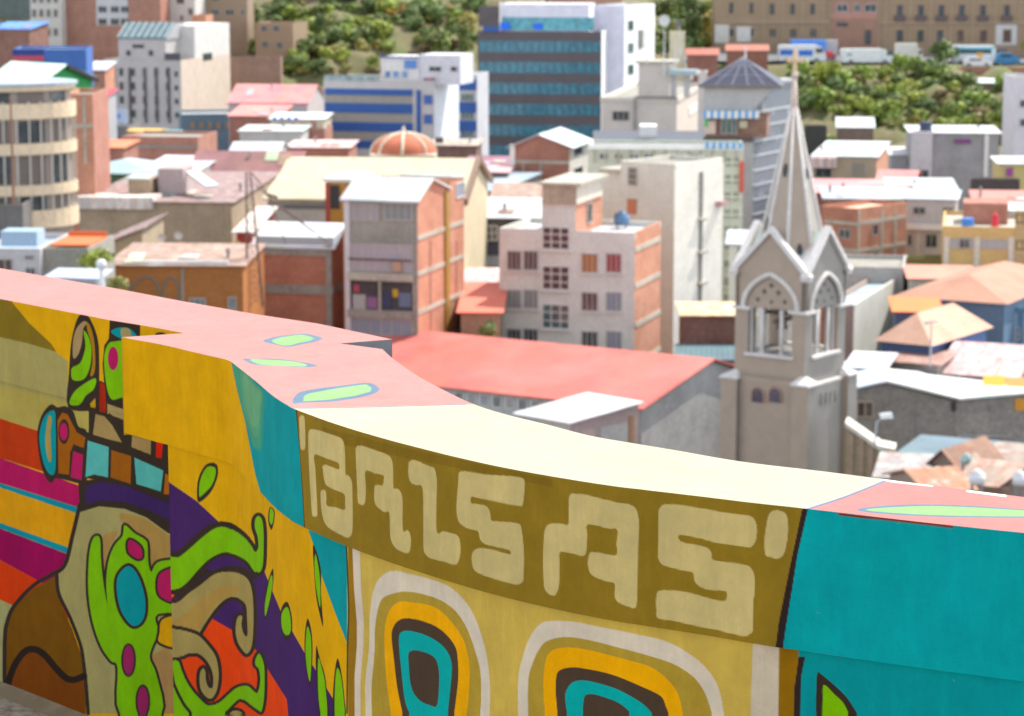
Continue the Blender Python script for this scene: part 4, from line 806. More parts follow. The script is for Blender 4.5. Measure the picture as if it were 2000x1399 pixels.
# ---- generic smaller houses: (name,label,B,Y,xA,xC/dep,yaw,wall,side,roof kind,roof mat,rise/ridge, windows)
def H_(name,label,B,Y,xA,xC=None,dep=8,yaw=-17,wall=None,side=None,roof='flat',rm=None,rise=1.,rp=None,wins=(),swins=(),bands=(),sb=(),over=.3,axis='y',zb=None,cat='house',top=None):
    b=Bld(name,label,B,Y,xA,xC,dep,yaw,zb,wall,side,cat)
    if top is not None:
        xm=(xA+B[0])/2; yy=b.d/2 if roof in('gx','hip') else b.d; rise=max(.12,b.loc(('F',yy),xm,top).z-b.H)
    if roof=='flat': b.flat(rm or CON,.4)
    elif roof=='gx': b.gx(rm,rise,rp,over)
    elif roof=='gy': b.gy(rm,rise,rp,over)
    elif roof=='shed': b.shed(rm,rise,over,axis=axis)
    elif roof=='hip': b.hip(rm,rise,over)
    if roof in('shed','gx') and b.w>5 and cat in('house','warehouse','barn'):
        rq=random.Random(int(B[0]*7+B[1])); HH=lambda y:(b.H+rise*y/b.d if roof=='shed' else b.H+rise*min(y,b.d-y)/(b.d/2))
        if axis=='y':
            for q in range(rq.choice((1,2,3))):
                x0=rq.uniform(.3,b.w-2); ln=rq.uniform(1.0,2.6); y0=rq.uniform(.2,b.d*.35); y1=min(b.d*.48,y0+rq.uniform(1.2,3.5))
                MB().prism([(x0,y0,HH(y0)+.16),(x0+ln*.6,y0,HH(y0)+.16),(x0+ln*.6,y1,HH(y1)+.16),(x0,y1,HH(y1)+.16)],(0,0,.04)).obj('roof_patch',M('metal',rq.choice([(.35,.4,.42),(.6,.6,.57),(.34,.2,.15),(.5,.45,.4),(.45,.5,.36)])),b.root)
            x0=rq.uniform(.5,b.w-.5); y0=b.d*rq.uniform(.25,.5); MB().tube((x0,y0,HH(y0)),(x0,y0,HH(y0)+rq.uniform(.5,1.1)),.11,n=8).tube((x0,y0,HH(y0)+.5),(x0,y0,HH(y0)+.6),.2,n=8).obj('vent_pipe',M('paint',(.3,.29,.28)),b.root)
    for q in wins: b.win('F',q[:4],*(q[4:] or (GL1,)))
    for q in swins: b.win('S',q[:4],*(q[4:] or (GL1,)))
    for q in bands: b.fb('F',q[:4],q[4],q[5] if len(q)>5 else .1,q[6] if len(q)>6 else 'band')
    for q in sb: b.fb('S',q[:4],q[4],q[5] if len(q)>5 else .08,q[6] if len(q)>6 else 'band')
    return b
# far left hotel
b=H_('hotel','grey many windowed hotel with sloping glass attic at the far left',(353,118),400,202,xC=449,yaw=-14,wall=M('plaster',(.46,.43,.42)),side=M('plaster',(.6,.49,.4)),roof='flat',cat='building')
b.grid('F',(204,128,340,236),6,4,.42,.62,mats=[GL1,GRC,GL1,MAR,GL1],nm=1); b.grid('F',(338,132,352,238),1,4,.6,.45,GL1,nm=1)
for x0 in(222,252,282,304,328): b.fb('F',(x0,132,x0+5,240),M('glass',(.06,.06,.065)),.15,'bay_strip')
a0,a1,z0,z1=b.rect('F',(230,76,322,119)); MB().box(a0,a1,.3,8,b.H-.4,z1).obj('attic',b.mw,b.root)
zr=b.loc(('F',4),280,46).z; MB().prism([(a0-.2,.1,z1),(a1+.2,.1,z1),(a1+.2,4,zr),(a0-.2,4,zr)],(0,0,.2)).obj('glass_roof',M('glass',(.06,.12,.14)),b.root)
m=MB()
for i in range(8): x=a0+(a1-a0)*i/7; m.tube((x,.05,z1+.25),(x,4,zr+.25),.1)
m.obj('roof_ribs',WFR,b.root); MB().prism([(a1+.1,.3,z1),(a1+.1,8,z1),(a1+.1,8,zr),(a1+.1,4,zr)],(.15,0,0)).obj('attic_wall',GRY,b.root)
for x0 in(246,290): b.win(('F',.3),(x0,98,x0+10,110),GL1,1,1)
b.win(('F',.3),(258,86,282,95),GL1,1,1)
y0,y1,zq0,zq1=b.rect('S',(376,48,446,125)); MB().box(b.w-7,b.w-.02,y0+1,b.d,b.H-.45,zq1).obj('service_block',M('plaster',(.62,.6,.57)),b.root)
b.fb(('S',b.w-.02),(396,104,414,118),GL1,.05,'window'); b.fb('F',(322,104,352,118),M('paint',(.06,.06,.07)),.05,'window')
H_('blue_shed','grey blue windowless hall with a row of small orange logos right of the hotel',(465,222),372,354,dep=9,yaw=10,wall=M('plaster',(.14,.21,.26)),roof='flat',rm=GRR,bands=[(372+i*17,238,380+i*17,252,M('plaster',(.35,.24,.16)),.08,'painted_mark') for i in range(5)])
# top left
H_('apartment_block','pale apartment house at the very top left beyond the blue roof',(118,-30),440,58,dep=9,yaw=-10,wall=M('plaster',(.52,.5,.47)),cat='building',wins=[(63+i*14,y,71+i*14,y+16) for i in range(4) for y in(18,55,-10)])
H_('apartment_block','large unplastered brick block with a white central window panel at upper left',(312,-40),440,122,xC=330,yaw=-8,wall=M('brick',(.42,.2,.14)),side=BR2,cat='building',wins=[(x,y,x+17,y+13,GL1,2) for x in(192,216,236) for y in(12,36)],bands=[(188,-20,249,50,M('plaster',(.5,.5,.53)),.02,'white_panel')])
H_('apartment_block','off white apartment house with dark windows above the hotel attic',(380,-40),446,312,dep=8,yaw=-8,wall=M('plaster',(.62,.6,.56)),cat='building',wins=[(318,15,328,28),(345,-5,360,8),(352,30,358,42),(368,16,377,30)])
H_('house','tan two storey house with a small orange roof at the top behind the hotel',(482,-30),452,402,xC=495,yaw=-8,wall=M('plaster',(.3,.22,.15)),wins=[(412,18,428,30),(440,18,458,30),(470,18,478,30),(415,-10,430,3)])
H_('house','low orange brick house wedged between two tall blocks at the top',(402,30),438,374,dep=6,yaw=-5,wall=BRo,roof='flat')
H_('house','ochre cottage half hidden by trees on the left hillside',(572,45),446,498,dep=8,yaw=-14,wall=M('plaster',(.33,.23,.15)),roof='flat',rm=BROW,wins=[(510,50,522,62),(533,50,545,62),(512,80,524,94),(540,82,552,96)])
H_('house','long terracotta brick row house along the top of the left slope',(745,-12),480,588,dep=8,yaw=-4,wall=M('brick',(.36,.17,.12)),roof='flat',wins=[(600+i*36,-8,614+i*36,2) for i in range(4)])
H_('house','pale yellow house at the top edge above the office tower',(1060,-12),470,1010,dep=8,yaw=-4,wall=M('plaster',(.6,.5,.38)),roof='flat')
H_('house','brick and cream house peeping over the office tower roof',(1215,-14),474,1070,dep=8,yaw=-4,wall=M('brick',(.5,.28,.2)),roof='flat')
H_('warehouse','dark grey corrugated shed filling the top left corner',(58,-5),470,-60,dep=10,yaw=-3,wall=M('concrete',(.12,.15,.15)),roof='flat')
H_('house','low house with bright blue tin roof at the left edge of the hillside',(57,58),410,-20,dep=8,yaw=-12,wall=M('brick',(.3,.14,.1)),roof='shed',rm=M('metal',(.08,.25,.7)),rise=1.,top=44)
H_('warehouse','royal blue walled warehouse with pale arched roof behind the green gable',(168,96),330,24,dep=9,yaw=4,wall=M('plaster',(.05,.14,.4)),roof='flat',rm=M('metal',(.6,.62,.6)),rise=.7,over=.1,bands=[(25,96,85,108,M('plaster',(.03,.05,.22)),.1,'dark_panel'),(25,109,86,120,M('paint',(.45,.06,.1)),.15,'red_lettering_board')])
# green gable house
b=Bld('green_gable_house','house with bright green gable end and pale mint tin roof at the left',(91,155),215,-10,xC=180,yaw=-42,wall=CONl,side=M('paint',(.0,.26,.05)),cat='house')
b.gx(M('metal',(.62,.85,.74)),rp=(127,128),over=.3); b.fb('S',(93,184,179,330),BR,.05,'brick_wall')
m=MB(); pk_=b.loc('S',127,128)
for (y0,z0,y1,z1) in((pk_.y,pk_.z,b.d+.3,b.H-.2),): m.prism([(b.w+.1,y0,z0-.25),(b.w+.1,y1,z1-.25),(b.w+.1,y1,z1+.1),(b.w+.1,y0,z0+.1)],(.4,0,0))
m.obj('barge_board',DKM,b.root)
b=H_('brick_house','plain brick wall house below the green gable',(181,184),208,120,dep=8,yaw=0,wall=BRo,side=BR2,roof='flat',bands=[(163,190,168,320,CONl,.08,'pier'),(140,243,181,250,CONl,.1,'band')],cat='house')
# round fronted tower, lower left
cxx=W(20,165,165); RR=W(146,165,165).x-cxx.x; topz=W(60,172,165-RR*.6).z
rt=empty('round_fronted_block',(cxx.x-1.0,165,tz(cxx.x,165)),0,'cream apartment block with rounded balcony floors at the far left','building')
zb0=rt.location.z; RR+=1.0; 
def ring(r0,za,zc,mat,name,flatten=1.,n=40):
    m=MB(); k=len(m.v); 
    for z_ in(za,zc):
        for i in range(n): t=2*math.pi*i/n; m.v.append((r0*math.cos(t),r0*.8*math.sin(t)*flatten,z_))
    for i in range(n): j=(i+1)%n; m.f.append((i,j,n+j,n+i)); m.m.append(0)
    m.f.append(tuple(range(n))); m.f.append(tuple(range(n,2*n))); m.m+=[0,0]
    return m.obj(name,mat,rt)
YF=165-RR*.8; zz=lambda py: W(60,py,YF).z-zb0
ring(RR-.35,0,zz(180),M('cloth',(.36,.31,.26)),'wall')
for y0,y1 in((167,180),(205,235),(283,305),(365,385),(415,450),(520,545)): ring(RR,zz(y1),zz(y0),M('plaster',(.66,.53,.36)),'balcony_front')
ring(RR+.15,zz(171),zz(165),BMET,'roof')
m=MB()
for i in range(20):
    t=math.pi+math.pi*i/19; m.box(RR*.985*math.cos(t)-.05,RR*.985*math.cos(t)+.05,RR*.8*.985*math.sin(t)-.05,RR*.8*.985*math.sin(t)+.05,zz(420),zz(200))
m.obj('window_mullions',M('paint',(.5,.46,.4)),rt)
for i,(y0,y1) in enumerate(((183,203),(240,282),(308,362),(388,414))):
    for t0 in((190,207),(214,232),(240,262),(268,290),(296,318),(325,345)):
        pts=[]
        for k in range(5):
            t=R(t0[0]+(t0[1]-t0[0])*k/4); pts.append(((RR-.3)*math.cos(t),(RR-.3)*.8*math.sin(t)))
        m=MB(); n_=len(pts); m.v=[(p[0],p[1],zz(y)) for y in(y1,y0) for p in pts]; m.f=[(i,i+1,n_+i+1,n_+i) for i in range(n_-1)]; m.m=[0]*(n_-1)
        m.obj('window',(GL1,M('cloth',(.2,.17,.15)))[(i+len(C.objects))%2],rt)
# left middle roofs
H_('house','brick walled yard house with grey tie beam under yellow awning at left',(386,268),300,238,dep=9,yaw=-8,wall=M('brick',(.52,.23,.16)),roof='flat',bands=[(238,284,386,290,CON,.1)])
H_('stall','small stall under a yellow orange canopy beside the brick yard wall',(308,258),312,250,dep=4,yaw=-8,wall=CONd,roof='gx',rm=M('cloth',(.8,.5,.12)),rise=1.0,over=.2,cat='stall',top=256)
H_('stall','small stall under a turquoise canopy right of the yellow one',(342,262),311,310,dep=3,yaw=-8,wall=CONd,roof='shed',rm=M('cloth',(.1,.5,.55)),rise=.6,over=.2,cat='stall',top=256)
H_('house','small house with orange tiled roof left of the brick yard wall',(240,290),285,182,dep=6,yaw=-8,wall=BR2,roof='shed',rm=TILEo,rise=1.6,top=275)
b=H_('sign_building','grey rooftop carrying a white billboard with blue lettering in front of the hotel',(250,246),335,190,dep=6,yaw=-6,wall=CONd,roof='flat')
b.fb(('F',-.3),(199,213,249,242),M('paint',(.62,.7,.8)),.1,'billboard'); 
for i in range(5): b.fb(('F',-.4),(206+i*6,223,210.5+i*6,231),M('paint',(.08,.16,.6)),.06,'letter')
H_('house','house with red fabric awning tucked behind the brick wall at left',(206,190),320,176,dep=6,yaw=-4,wall=GRY,roof='shed',rm=M('cloth',(.75,.08,.12)),rise=2.,top=176)
H_('house','low brick house with white roof edge left of the hotel',(205,138),345,168,dep=6,yaw=-4,wall=BRo,roof='shed',rm=WMET,rise=1.0,top=122)
H_('pale_blue_roof_house','low house under a pale blue hipped tin roof right of the round fronted block',(300,338),225,140,dep=9,yaw=-8,wall=CONd,roof='hip',rm=BMET,rise=1.5,top=309)
H_('house','long white tin roofed house between the pale blue roof and the maroon roof',(372,342),232,262,dep=13,yaw=-6,wall=WHP,roof='shed',rm=WMET,rise=2.0,top=306)
b=H_('maroon_roof_house','mustard yellow house with maroon tin roof and a row of windows',(580,352),238,374,dep=9,yaw=-3,wall=M('plaster',(.6,.32,.03)),roof='gx',rm=MRR,rise=2.6,wins=[(397+i*46,339,397+i*46+36-(i%2)*14,352,M('glass',(.02,.05,.12)),3,1,WHF) for i in range(4)],bands=[(374,352,580,361,M('plaster',(.55,.5,.4)),.5,'ledge')],top=297)
H_('house','tiny white gabled shed behind the maroon roof',(540,300),262,450,dep=7,yaw=-4,wall=WHP,roof='gx',rm=WMET,rise=1.2,top=279)
b=H_('lilac_roof_house','wide house with faded mauve tin roofs and brown rendered rear wall',(452,398),205,154,dep=22,yaw=-5,wall=BROW,side=BROW,roof='shed',rm=LIL,rise=2.2,over=.2,top=337)
b.fb('F',(150,385,300,408),M('rust',(.6,.55,.5)),.3,'patched_roof_edge',-3)
MB().prism([(b.w*.62,5,b.H+1.9),(b.w*.8,2,b.H+1),(b.w*.87,3.2,b.H+1),(b.w*.68,6,b.H+1.9)],(0,0,.2)).obj('white_roof_sheet',WMET,b.root)
MB().box(b.w*.27,b.w*.42,3,6,b.H,b.H+1.6).obj('roof_hut',BROW,b.root); MB().box(b.w*.25,b.w*.4,2.7,6.2,b.H+1.6,b.H+1.75).obj('hut_roof',WMET,b.root)
MB().box(b.w*.45,b.w*.62,4,8,b.H+.3,b.H+2.4).obj('roof_room',M('plaster',(.42,.34,.33)),b.root)
H_('house','house with mauve tin roof half hidden right of the brown rear wall',(530,415),214,440,dep=13,yaw=-5,wall=OCH,roof='shed',rm=LIL,rise=2.4,top=372)
H_('brown_gable_house','tan rendered house with sloping mauve roof in front of the brown wall',(278,482),178,196,dep=9,yaw=-2,wall=M('plaster',(.44,.36,.24)),roof='shed',rm=LIL,rise=1.2,axis='x')
b=H_('rooftop_house','low grey house at the left edge with orange tarpaulin and blue tank on its roof',(172,486),151.5,78,dep=7,yaw=-4,wall=CON,roof='flat')
MB().box(.4,b.w-.1,1.0,5.5,b.H,b.H+.12).obj('orange_tarpaulin',M('cloth',(.8,.2,.06)),b.root); MB().box(.4,b.w-.1,5.4,5.5,b.H,b.H+.4).obj('orange_tarpaulin',M('cloth',(.8,.2,.06)),b.root)
b=H_('house','low whitewashed house at the left edge under blue sheets',(78,486),151,-40,dep=8,yaw=-3,wall=M('plaster',(.5,.48,.48)),roof='flat',rm=M('metal',(.4,.5,.62)),wins=[(48,498,66,508),(50,522,70,545),(-5,505,25,530,MAR)])
MB().box(b.w-2.6,b.w-.4,1,3,b.H,b.H+.9).obj('blue_cover',M('cloth',(.4,.55,.7)),b.root)
b=H_('concrete_hut','dark grey concrete roof hut at the left edge',(44,400),158.6,-20,dep=4,yaw=0,wall=M('concrete',(.14,.13,.12)),roof='flat',cat='hut')
b=H_('orange_house','burnt orange house with painted grey curves and a patched tin roof behind the pink coping',(474,522),160,210,dep=9,yaw=-3,wall=M('plaster',(.38,.145,.035)),roof='shed',rm=RUS,rise=1.7,over=.2,wins=[(370,582,402,605,M('glass',(.12,.15,.17)),3),(446,580,462,606,M('glass',(.1,.12,.14)),2)],top=479)
b.fb('F',(355,524,360,640),CON,.06,'pilaster')
def arc(b,f,pts,r,mat,name):
    m=MB(); pr=None
    for q in cr(pts,6):
        p=b.loc(f,q[0],q[1])
        if pr is not None: m.tube(pr,p,r,n=5)
        pr=p
    m.obj(name,mat,b.root)
for P_ in ([(232,540),(250,552),(262,580)],[(262,600),(258,570),(275,545),(300,545),(312,580),(312,620)],[(322,620),(320,560),(334,542),(348,560),(350,620)]): arc(b,'F',P_,.09,M('paint',(.2,.18,.14)),'painted_curve')
MB().box(1.5,b.w-1,.3,.7,b.H+.05,b.H+.3).obj('roof_edge_sheet',WMET,b.root)
b=H_('red_house','narrow crimson and yellow house with blue windows beside the orange house',(490,455),172,462,dep=8,yaw=-6,wall=M('plaster',(.33,.05,.04)),roof='shed',rm=M('rust',(.6,.55,.5)),rise=.8,bands=[(462,470,470,600,M('plaster',(.6,.42,.15)),.1,'yellow_trim'),(464,545,490,553,M('plaster',(.6,.45,.2)),.2,'ledge')],wins=[(472,500,484,525)])
H_('shed','small pale blue tin shed just above the pink coping at left',(186,546),120,100,dep=1.5,yaw=-10,wall=GRY,roof='shed',rm=M('metal',(.5,.58,.66)),rise=.5,cat='shed',top=534)
# pink barns upper mid left
H_('barn','barn with pale pink tin roof left of the blue banded building',(600,202),355,446,dep=14,yaw=-6,wall=M('plaster',(.5,.48,.48)),side=M('plaster',(.45,.4,.38)),roof='gx',rm=PKR,rise=3.0,rp=None,top=166)
H_('house','house with coral roof strip below the pink roofed barn',(545,228),335,448,dep=7,yaw=-8,wall=BR2,roof='shed',rm=M('metal',(.72,.26,.22)),rise=1.4,top=207)
H_('market_row','row of small shops with blue and white canopy edge beside the blue banded building',(632,234),322,528,dep=7,yaw=-4,wall=M('plaster',(.6,.52,.4)),roof='shed',rm=M('metal',(.75,.76,.8)),rise=.6,bands=[(534+i*14,228,540+i*14,234,M('paint',(.1,.25,.7)),.5,'canopy_stripe') for i in range(4)],wins=[(545,240,558,254,MAR),(568,240,576,254,MAR),(586,240,600,254,CURT),(606,236,618,252,M('cloth',(.6,.25,.15)))],cat='shop',top=222)
H_('house','low pale grey house below the shop row',(588,258),312,468,dep=7,yaw=-4,wall=M('plaster',(.55,.56,.52)),roof='shed',rm=WMET,rise=.8,top=246)
H_('house','low brick house at the foot of the blue banded building',(634,252),318,586,dep=7,yaw=-4,wall=M('brick',(.5,.22,.16)),roof='flat')
H_('house','house with rose tin roof left of the dome',(680,290),270,560,dep=8,yaw=-3,wall=BR2,roof='shed',rm=M('metal',(.7,.45,.42)),rise=1.0,top=283)
H_('house','brick courtyard building right behind the dome',(930,286),300,840,dep=8,yaw=-4,wall=M('brick',(.25,.13,.1)),roof='shed',rm=M('rust',(.4,.34,.28)),rise=1.0,wins=[(850,268,866,280,MAR)],top=279)
H_('house','plum coloured roof house below the dark office tower',(1000,326),262,905,dep=10,yaw=-4,wall=CONd,roof='shed',rm=M('metal',(.25,.08,.13)),rise=1.6,top=312)
H_('house','house with pink roof edge behind the beige church roof gable',(990,338),236,905,dep=5,yaw=-4,wall=M('concrete',(.2,.18,.14)),roof='shed',rm=M('metal',(.75,.4,.4)),rise=.6,top=329)
# centre
H_('house','house with glaring white tin roof left of the pale apartment block',(1062,428),205,934,dep=7,yaw=-6,wall=M('concrete',(.11,.1,.1)),roof='shed',rm=WMET,rise=1.9,wins=[(938,440,972,470,M('glass',(.1,.09,.09)),3,2,WHF)],bands=[(934,478,975,498,M('paint',(.05,.06,.09)),.3,'balcony'),(938,498,975,520,M('cloth',(.4,.45,.5)),.2,'laundry')],top=390)
H_('house','house with rust streaked tin roof behind the glaring white roof',(1070,394),222,960,dep=9,yaw=-3,wall=BR2,roof='shed',rm=RUS,rise=1.6,top=361)
H_('house','pale blue roofed house beside the beige church gable',(975,375),228,910,dep=11,yaw=-20,wall=CONd,roof='shed',rm=BMET,rise=2.,over=.2,top=336)
H_('house','low house with coral red tiled roof between the brick house and the apartment block',(975,612),172,900,dep=9,yaw=-2,wall=M('plaster',(.25,.2,.13)),roof='shed',rm=M('tile',(.72,.2,.13)),rise=1.9,top=556)
H_('house','mauve roofed lean-to above the coral red roof',(980,555),186,905,dep=6,yaw=-2,wall=CONl,roof='shed',rm=M('rust',(.6,.45,.45)),rise=1.0,top=527)
b=H_('brick_shed','dark brick shed with sunlit rusty roof left of the church tower',(1470,618),172,1336,dep=5,yaw=0,wall=M('brick',(.2,.09,.06)),roof='shed',rm=M('rust',(.7,.5,.3)),rise=1.0,cat='shed',top=594)
H_('teal_roof_shed','low shed with dark teal roof beside the gable of the red hall',(1440,705),166,1326,dep=5,yaw=-4,wall=CONd,roof='shed',rm=M('metal',(.08,.16,.18)),rise=1.2,cat='shed',top=682)
# ================= church tower =================
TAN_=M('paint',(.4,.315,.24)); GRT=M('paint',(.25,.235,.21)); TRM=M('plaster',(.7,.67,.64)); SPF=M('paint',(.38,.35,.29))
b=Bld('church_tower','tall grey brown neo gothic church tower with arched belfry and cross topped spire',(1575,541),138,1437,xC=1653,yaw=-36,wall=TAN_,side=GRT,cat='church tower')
s_=b.w; d_=b.d; rt=b.root; zF=lambda y:b.loc('F',1560,y).z
zc=zF(614); zs=zF(704); zb=zF(748); H=b.H
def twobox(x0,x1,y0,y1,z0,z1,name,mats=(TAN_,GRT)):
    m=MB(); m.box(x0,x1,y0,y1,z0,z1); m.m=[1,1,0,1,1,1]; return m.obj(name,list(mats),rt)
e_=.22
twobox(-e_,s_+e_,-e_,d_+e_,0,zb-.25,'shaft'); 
m=MB(); m.prism([(-e_,-e_,zb-.25),(s_+e_,-e_,zb-.25),(s_+e_,d_+e_,zb-.25),(-e_,d_+e_,zb-.25)],(0,0,.12)); m.obj('shoulder_ledge',TRM,rt)
for (x,y) in((0,0),(s_,0),(0,d_),(s_,d_)):
    sx=-1 if x==0 else 1; sy=-1 if y==0 else 1; cx=x+sx*.2; cy=y+sy*.2
    o=twobox(min(x-sx*.5,x+sx*.55),max(x-sx*.5,x+sx*.55),min(y-sy*.5,y+sy*.55),max(y-sy*.5,y+sy*.55),0,zb-.1,'buttress')
    x0,x1=min(x-sx*.55,x+sx*.62),max(x-sx*.55,x+sx*.62); y0,y1=min(y-sy*.55,y+sy*.62),max(y-sy*.55,y+sy*.62)
    m=MB(); m.prism([(x0,y0,zb-.1),(x1,y0,zb-.1),(x1,y1,zb-.1),(x0,y1,zb-.1)],(0,0,.1)); mx,my=(x0+x1)/2-sx*.2,(y0+y1)/2-sy*.2
    for i in range(4):
        c=[(x0,y0),(x1,y0),(x1,y1),(x0,y1)]; p,q=c[i],c[(i+1)%4]; m.poly([(*p,zb),(*q,zb),(mx,my,zb+.45)])
    m.obj('buttress_cap',TRM,o)
# parapet band between buttresses
twobox(.5,s_-.5,-e_-.04,-e_+.1,zb-.25,zb+.12,'shaft_parapet'); 
# belfry base wall and piers
twobox(0,s_,0,d_,zb-.2,zs,'belfry_base'); pw=.85
for x0,y0 in((0,0),(s_-pw,0),(0,d_-pw),(s_-pw,d_-pw)): twobox(x0,x0+pw,y0,y0+pw,zs,zc,'belfry_pier')
for q in((.7,s_-.7,-.16,.2),(.7,s_-.7,d_-.2,d_+.1),(-.1,.2,.7,d_-.7),(s_-.2,s_+.16,.7,d_-.7)): MB().box(*q,zs,zs+.14).obj('window_sill',TRM,rt)
for q in((-.15,1.,-.18,.9),(s_-1.,s_+.18,-.18,.9),(-.15,1.,d_-.9,d_+.18),(s_-1.,s_+.18,d_-.9,d_+.18)): MB().box(*q,zc,zc+.16).obj('cornice',TRM,rt)
for k in range(4):
    for t in(.3,.5,.7) if k<0 else (.36,.64):
        if k==0: p=(s_*t,.22)
        elif k==1: p=(s_-.22,d_*t)
        elif k==2: p=(s_*t,d_-.22)
        else: p=(.22,d_*t)
        MB().tube((*p,zs+.1),(*p,zc+.1),.125,n=8).tube((*p,zs+.1),(*p,zs+.35),.16,.1,n=8).tube((*p,zc-.25),(*p,zc),.1,.17,n=8).obj('column',TRM,rt,True)
m=MB(); 
for k in(.2,.8): m.tube((s_*k,.3,zs),(s_*k,.3,zc),.07); m.tube((s_-.3,d_*k,zs),(s_-.3,d_*k,zc),.07)
m.obj('colonnette',TRM,rt)
# bell frame and bells inside
m=MB(); m.box(.5,s_-.5,d_/2-.1,d_/2+.1,zc-.5,zc-.3); m.box(s_/2-.1,s_/2+.1,.5,d_-.5,zc-.75,zc-.55); m.obj('bell_frame',M('paint',(.14,.09,.06)),rt)
for x,y in((s_*.38,d_/2),(s_*.66,d_/2)):
    m=MB(); n=14; pr=[(.08,0),(.2,-.1),(.26,-.45),(.4,-.75)]
    for r_,z_ in pr:
        for i in range(n): t=2*math.pi*i/n; m.v.append((x+r_*math.cos(t),y+r_*math.sin(t),zc-.5+z_))
    for j in range(3):
        for i in range(n): i2=(i+1)%n; m.f.append((j*n+i,j*n+i2,(j+1)*n+i2,(j+1)*n+i)); m.m.append(0)
    m.obj('bell',M('paint',(.2,.16,.1)),rt,True)
pkz=b.loc('F',1503,456).z; half=s_/2
# gable faces with pointed arch
def face(mapf,mat,L,name):
    """mapf(a,out,z): a along the face, out outward"""
    m=MB(); pts=[(0,zc+.16),(L,zc+.16),(L,H),(L/2,pkz),(0,H)]
    aw=L*.385; ah=b.loc('F',1501,541).z-zc; th=.28
    # wall with a pointed arched opening cut out: two halves
    arch=[]; n=9
    for i in range(n+1):
        t=i/n; arch.append((L/2-aw*(1-t**1.0)*(1), zc+.16+ah*math.sin(t*math.pi/2)**.85))
    R_=1.75*aw; zt_=math.sqrt(R_**2-(R_-aw)**2); arch=[(L/2-aw+aw*t/n, zc+.16+ah*math.sqrt(max(0,R_**2-(R_-aw*t/n)**2))/zt_) for t in (0,.12,.5,1,2,3,4.5,6,7.5,9)]
    left=[(0,zc+.16)]+arch+[(L/2,pkz),(0,H)]
    right=[(L-a,z_) for a,z_ in left]
    for P_ in(left,right):
        f0=[mapf(a,0,z_) for a,z_ in P_]; f1=[mapf(a,-th,z_) for a,z_ in P_]; off=Vector(f1[0])-Vector(f0[0])
        m.prism(f0,off)
    o=m.obj(name,mat,rt)
    # recessed tympanum filling the arch head with dark tracery shapes
    ty=[(a,z_) for a,z_ in arch]+[(L-a,z_) for a,z_ in reversed(arch[:-1])]
    f0=[mapf(a,-.12,z_) for a,z_ in ty]; off=Vector(mapf(0,-.22,0))-Vector(mapf(0,-.12,0)); MB().prism(f0,off).obj('tympanum',mat,o)
    for (a,z_,r_) in((.5,.66,.12),(.4,.47,.12),(.6,.47,.12),(.31,.22,.11),(.69,.22,.11),(.5,.18,.09)):
        m=MB(); c=(L*a,zc+.16+ah*z_); pts=[]
        for i in range(24): t=2*math.pi*i/24; rr=r_*(1.0+.45*math.cos(4*t)); pts.append((c[0]+rr*math.cos(t),c[1]+rr*math.sin(t)))
        m.poly([mapf(p,-.11,q) for p,q in pts]); m.obj('tracery_shade',DKM,o)  # flat dark quatrefoils, coloured as the shade inside the tracery
    m=MB(); full=arch+[(L-a,z_) for a,z_ in reversed(arch[:-1])]
    for p,q in zip(full[:-1],full[1:]): m.tube(mapf(p[0],.02,p[1]),mapf(q[0],.02,q[1]),.13,n=6)
    m.obj('arch_moulding',TRM,o)
    m=MB()
    for side in(0,1):
        A=(-.25,H-.28); Bp=(L/2,pkz+.05); t_=.34
        P_=[(A[0],A[1]),(Bp[0],Bp[1]),(Bp[0],Bp[1]+t_),(A[0]-.1,A[1]+t_*.85)]
        if side: P_=[(L-a,z_) for a,z_ in P_]
        f0=[mapf(a,.2,z_) for a,z_ in P_]; off=Vector(mapf(0,-.2,0))-Vector(mapf(0,.2,0)); m.prism(f0,off)
    m.obj('gable_coping',TRM,o)
    return o
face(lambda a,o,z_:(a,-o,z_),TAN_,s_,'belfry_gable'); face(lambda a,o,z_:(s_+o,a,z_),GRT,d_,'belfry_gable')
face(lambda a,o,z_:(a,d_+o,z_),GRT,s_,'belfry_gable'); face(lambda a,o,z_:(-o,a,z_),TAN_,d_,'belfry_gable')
m=MB(); RM_=M('metal',(.66,.67,.68),3.)
m.poly([(0,0,H),(half,0,pkz),(half,d_,pkz),(0,d_,H)]).poly([(s_,0,H),(half,0,pkz),(half,d_,pkz),(s_,d_,H)])
m.poly([(0,0,H),(0,d_/2,pkz),(s_,d_/2,pkz),(s_,0,H)]).poly([(0,d_,H),(0,d_/2,pkz),(s_,d_/2,pkz),(s_,d_,H)]); m.obj('gable_roof',RM_,rt)
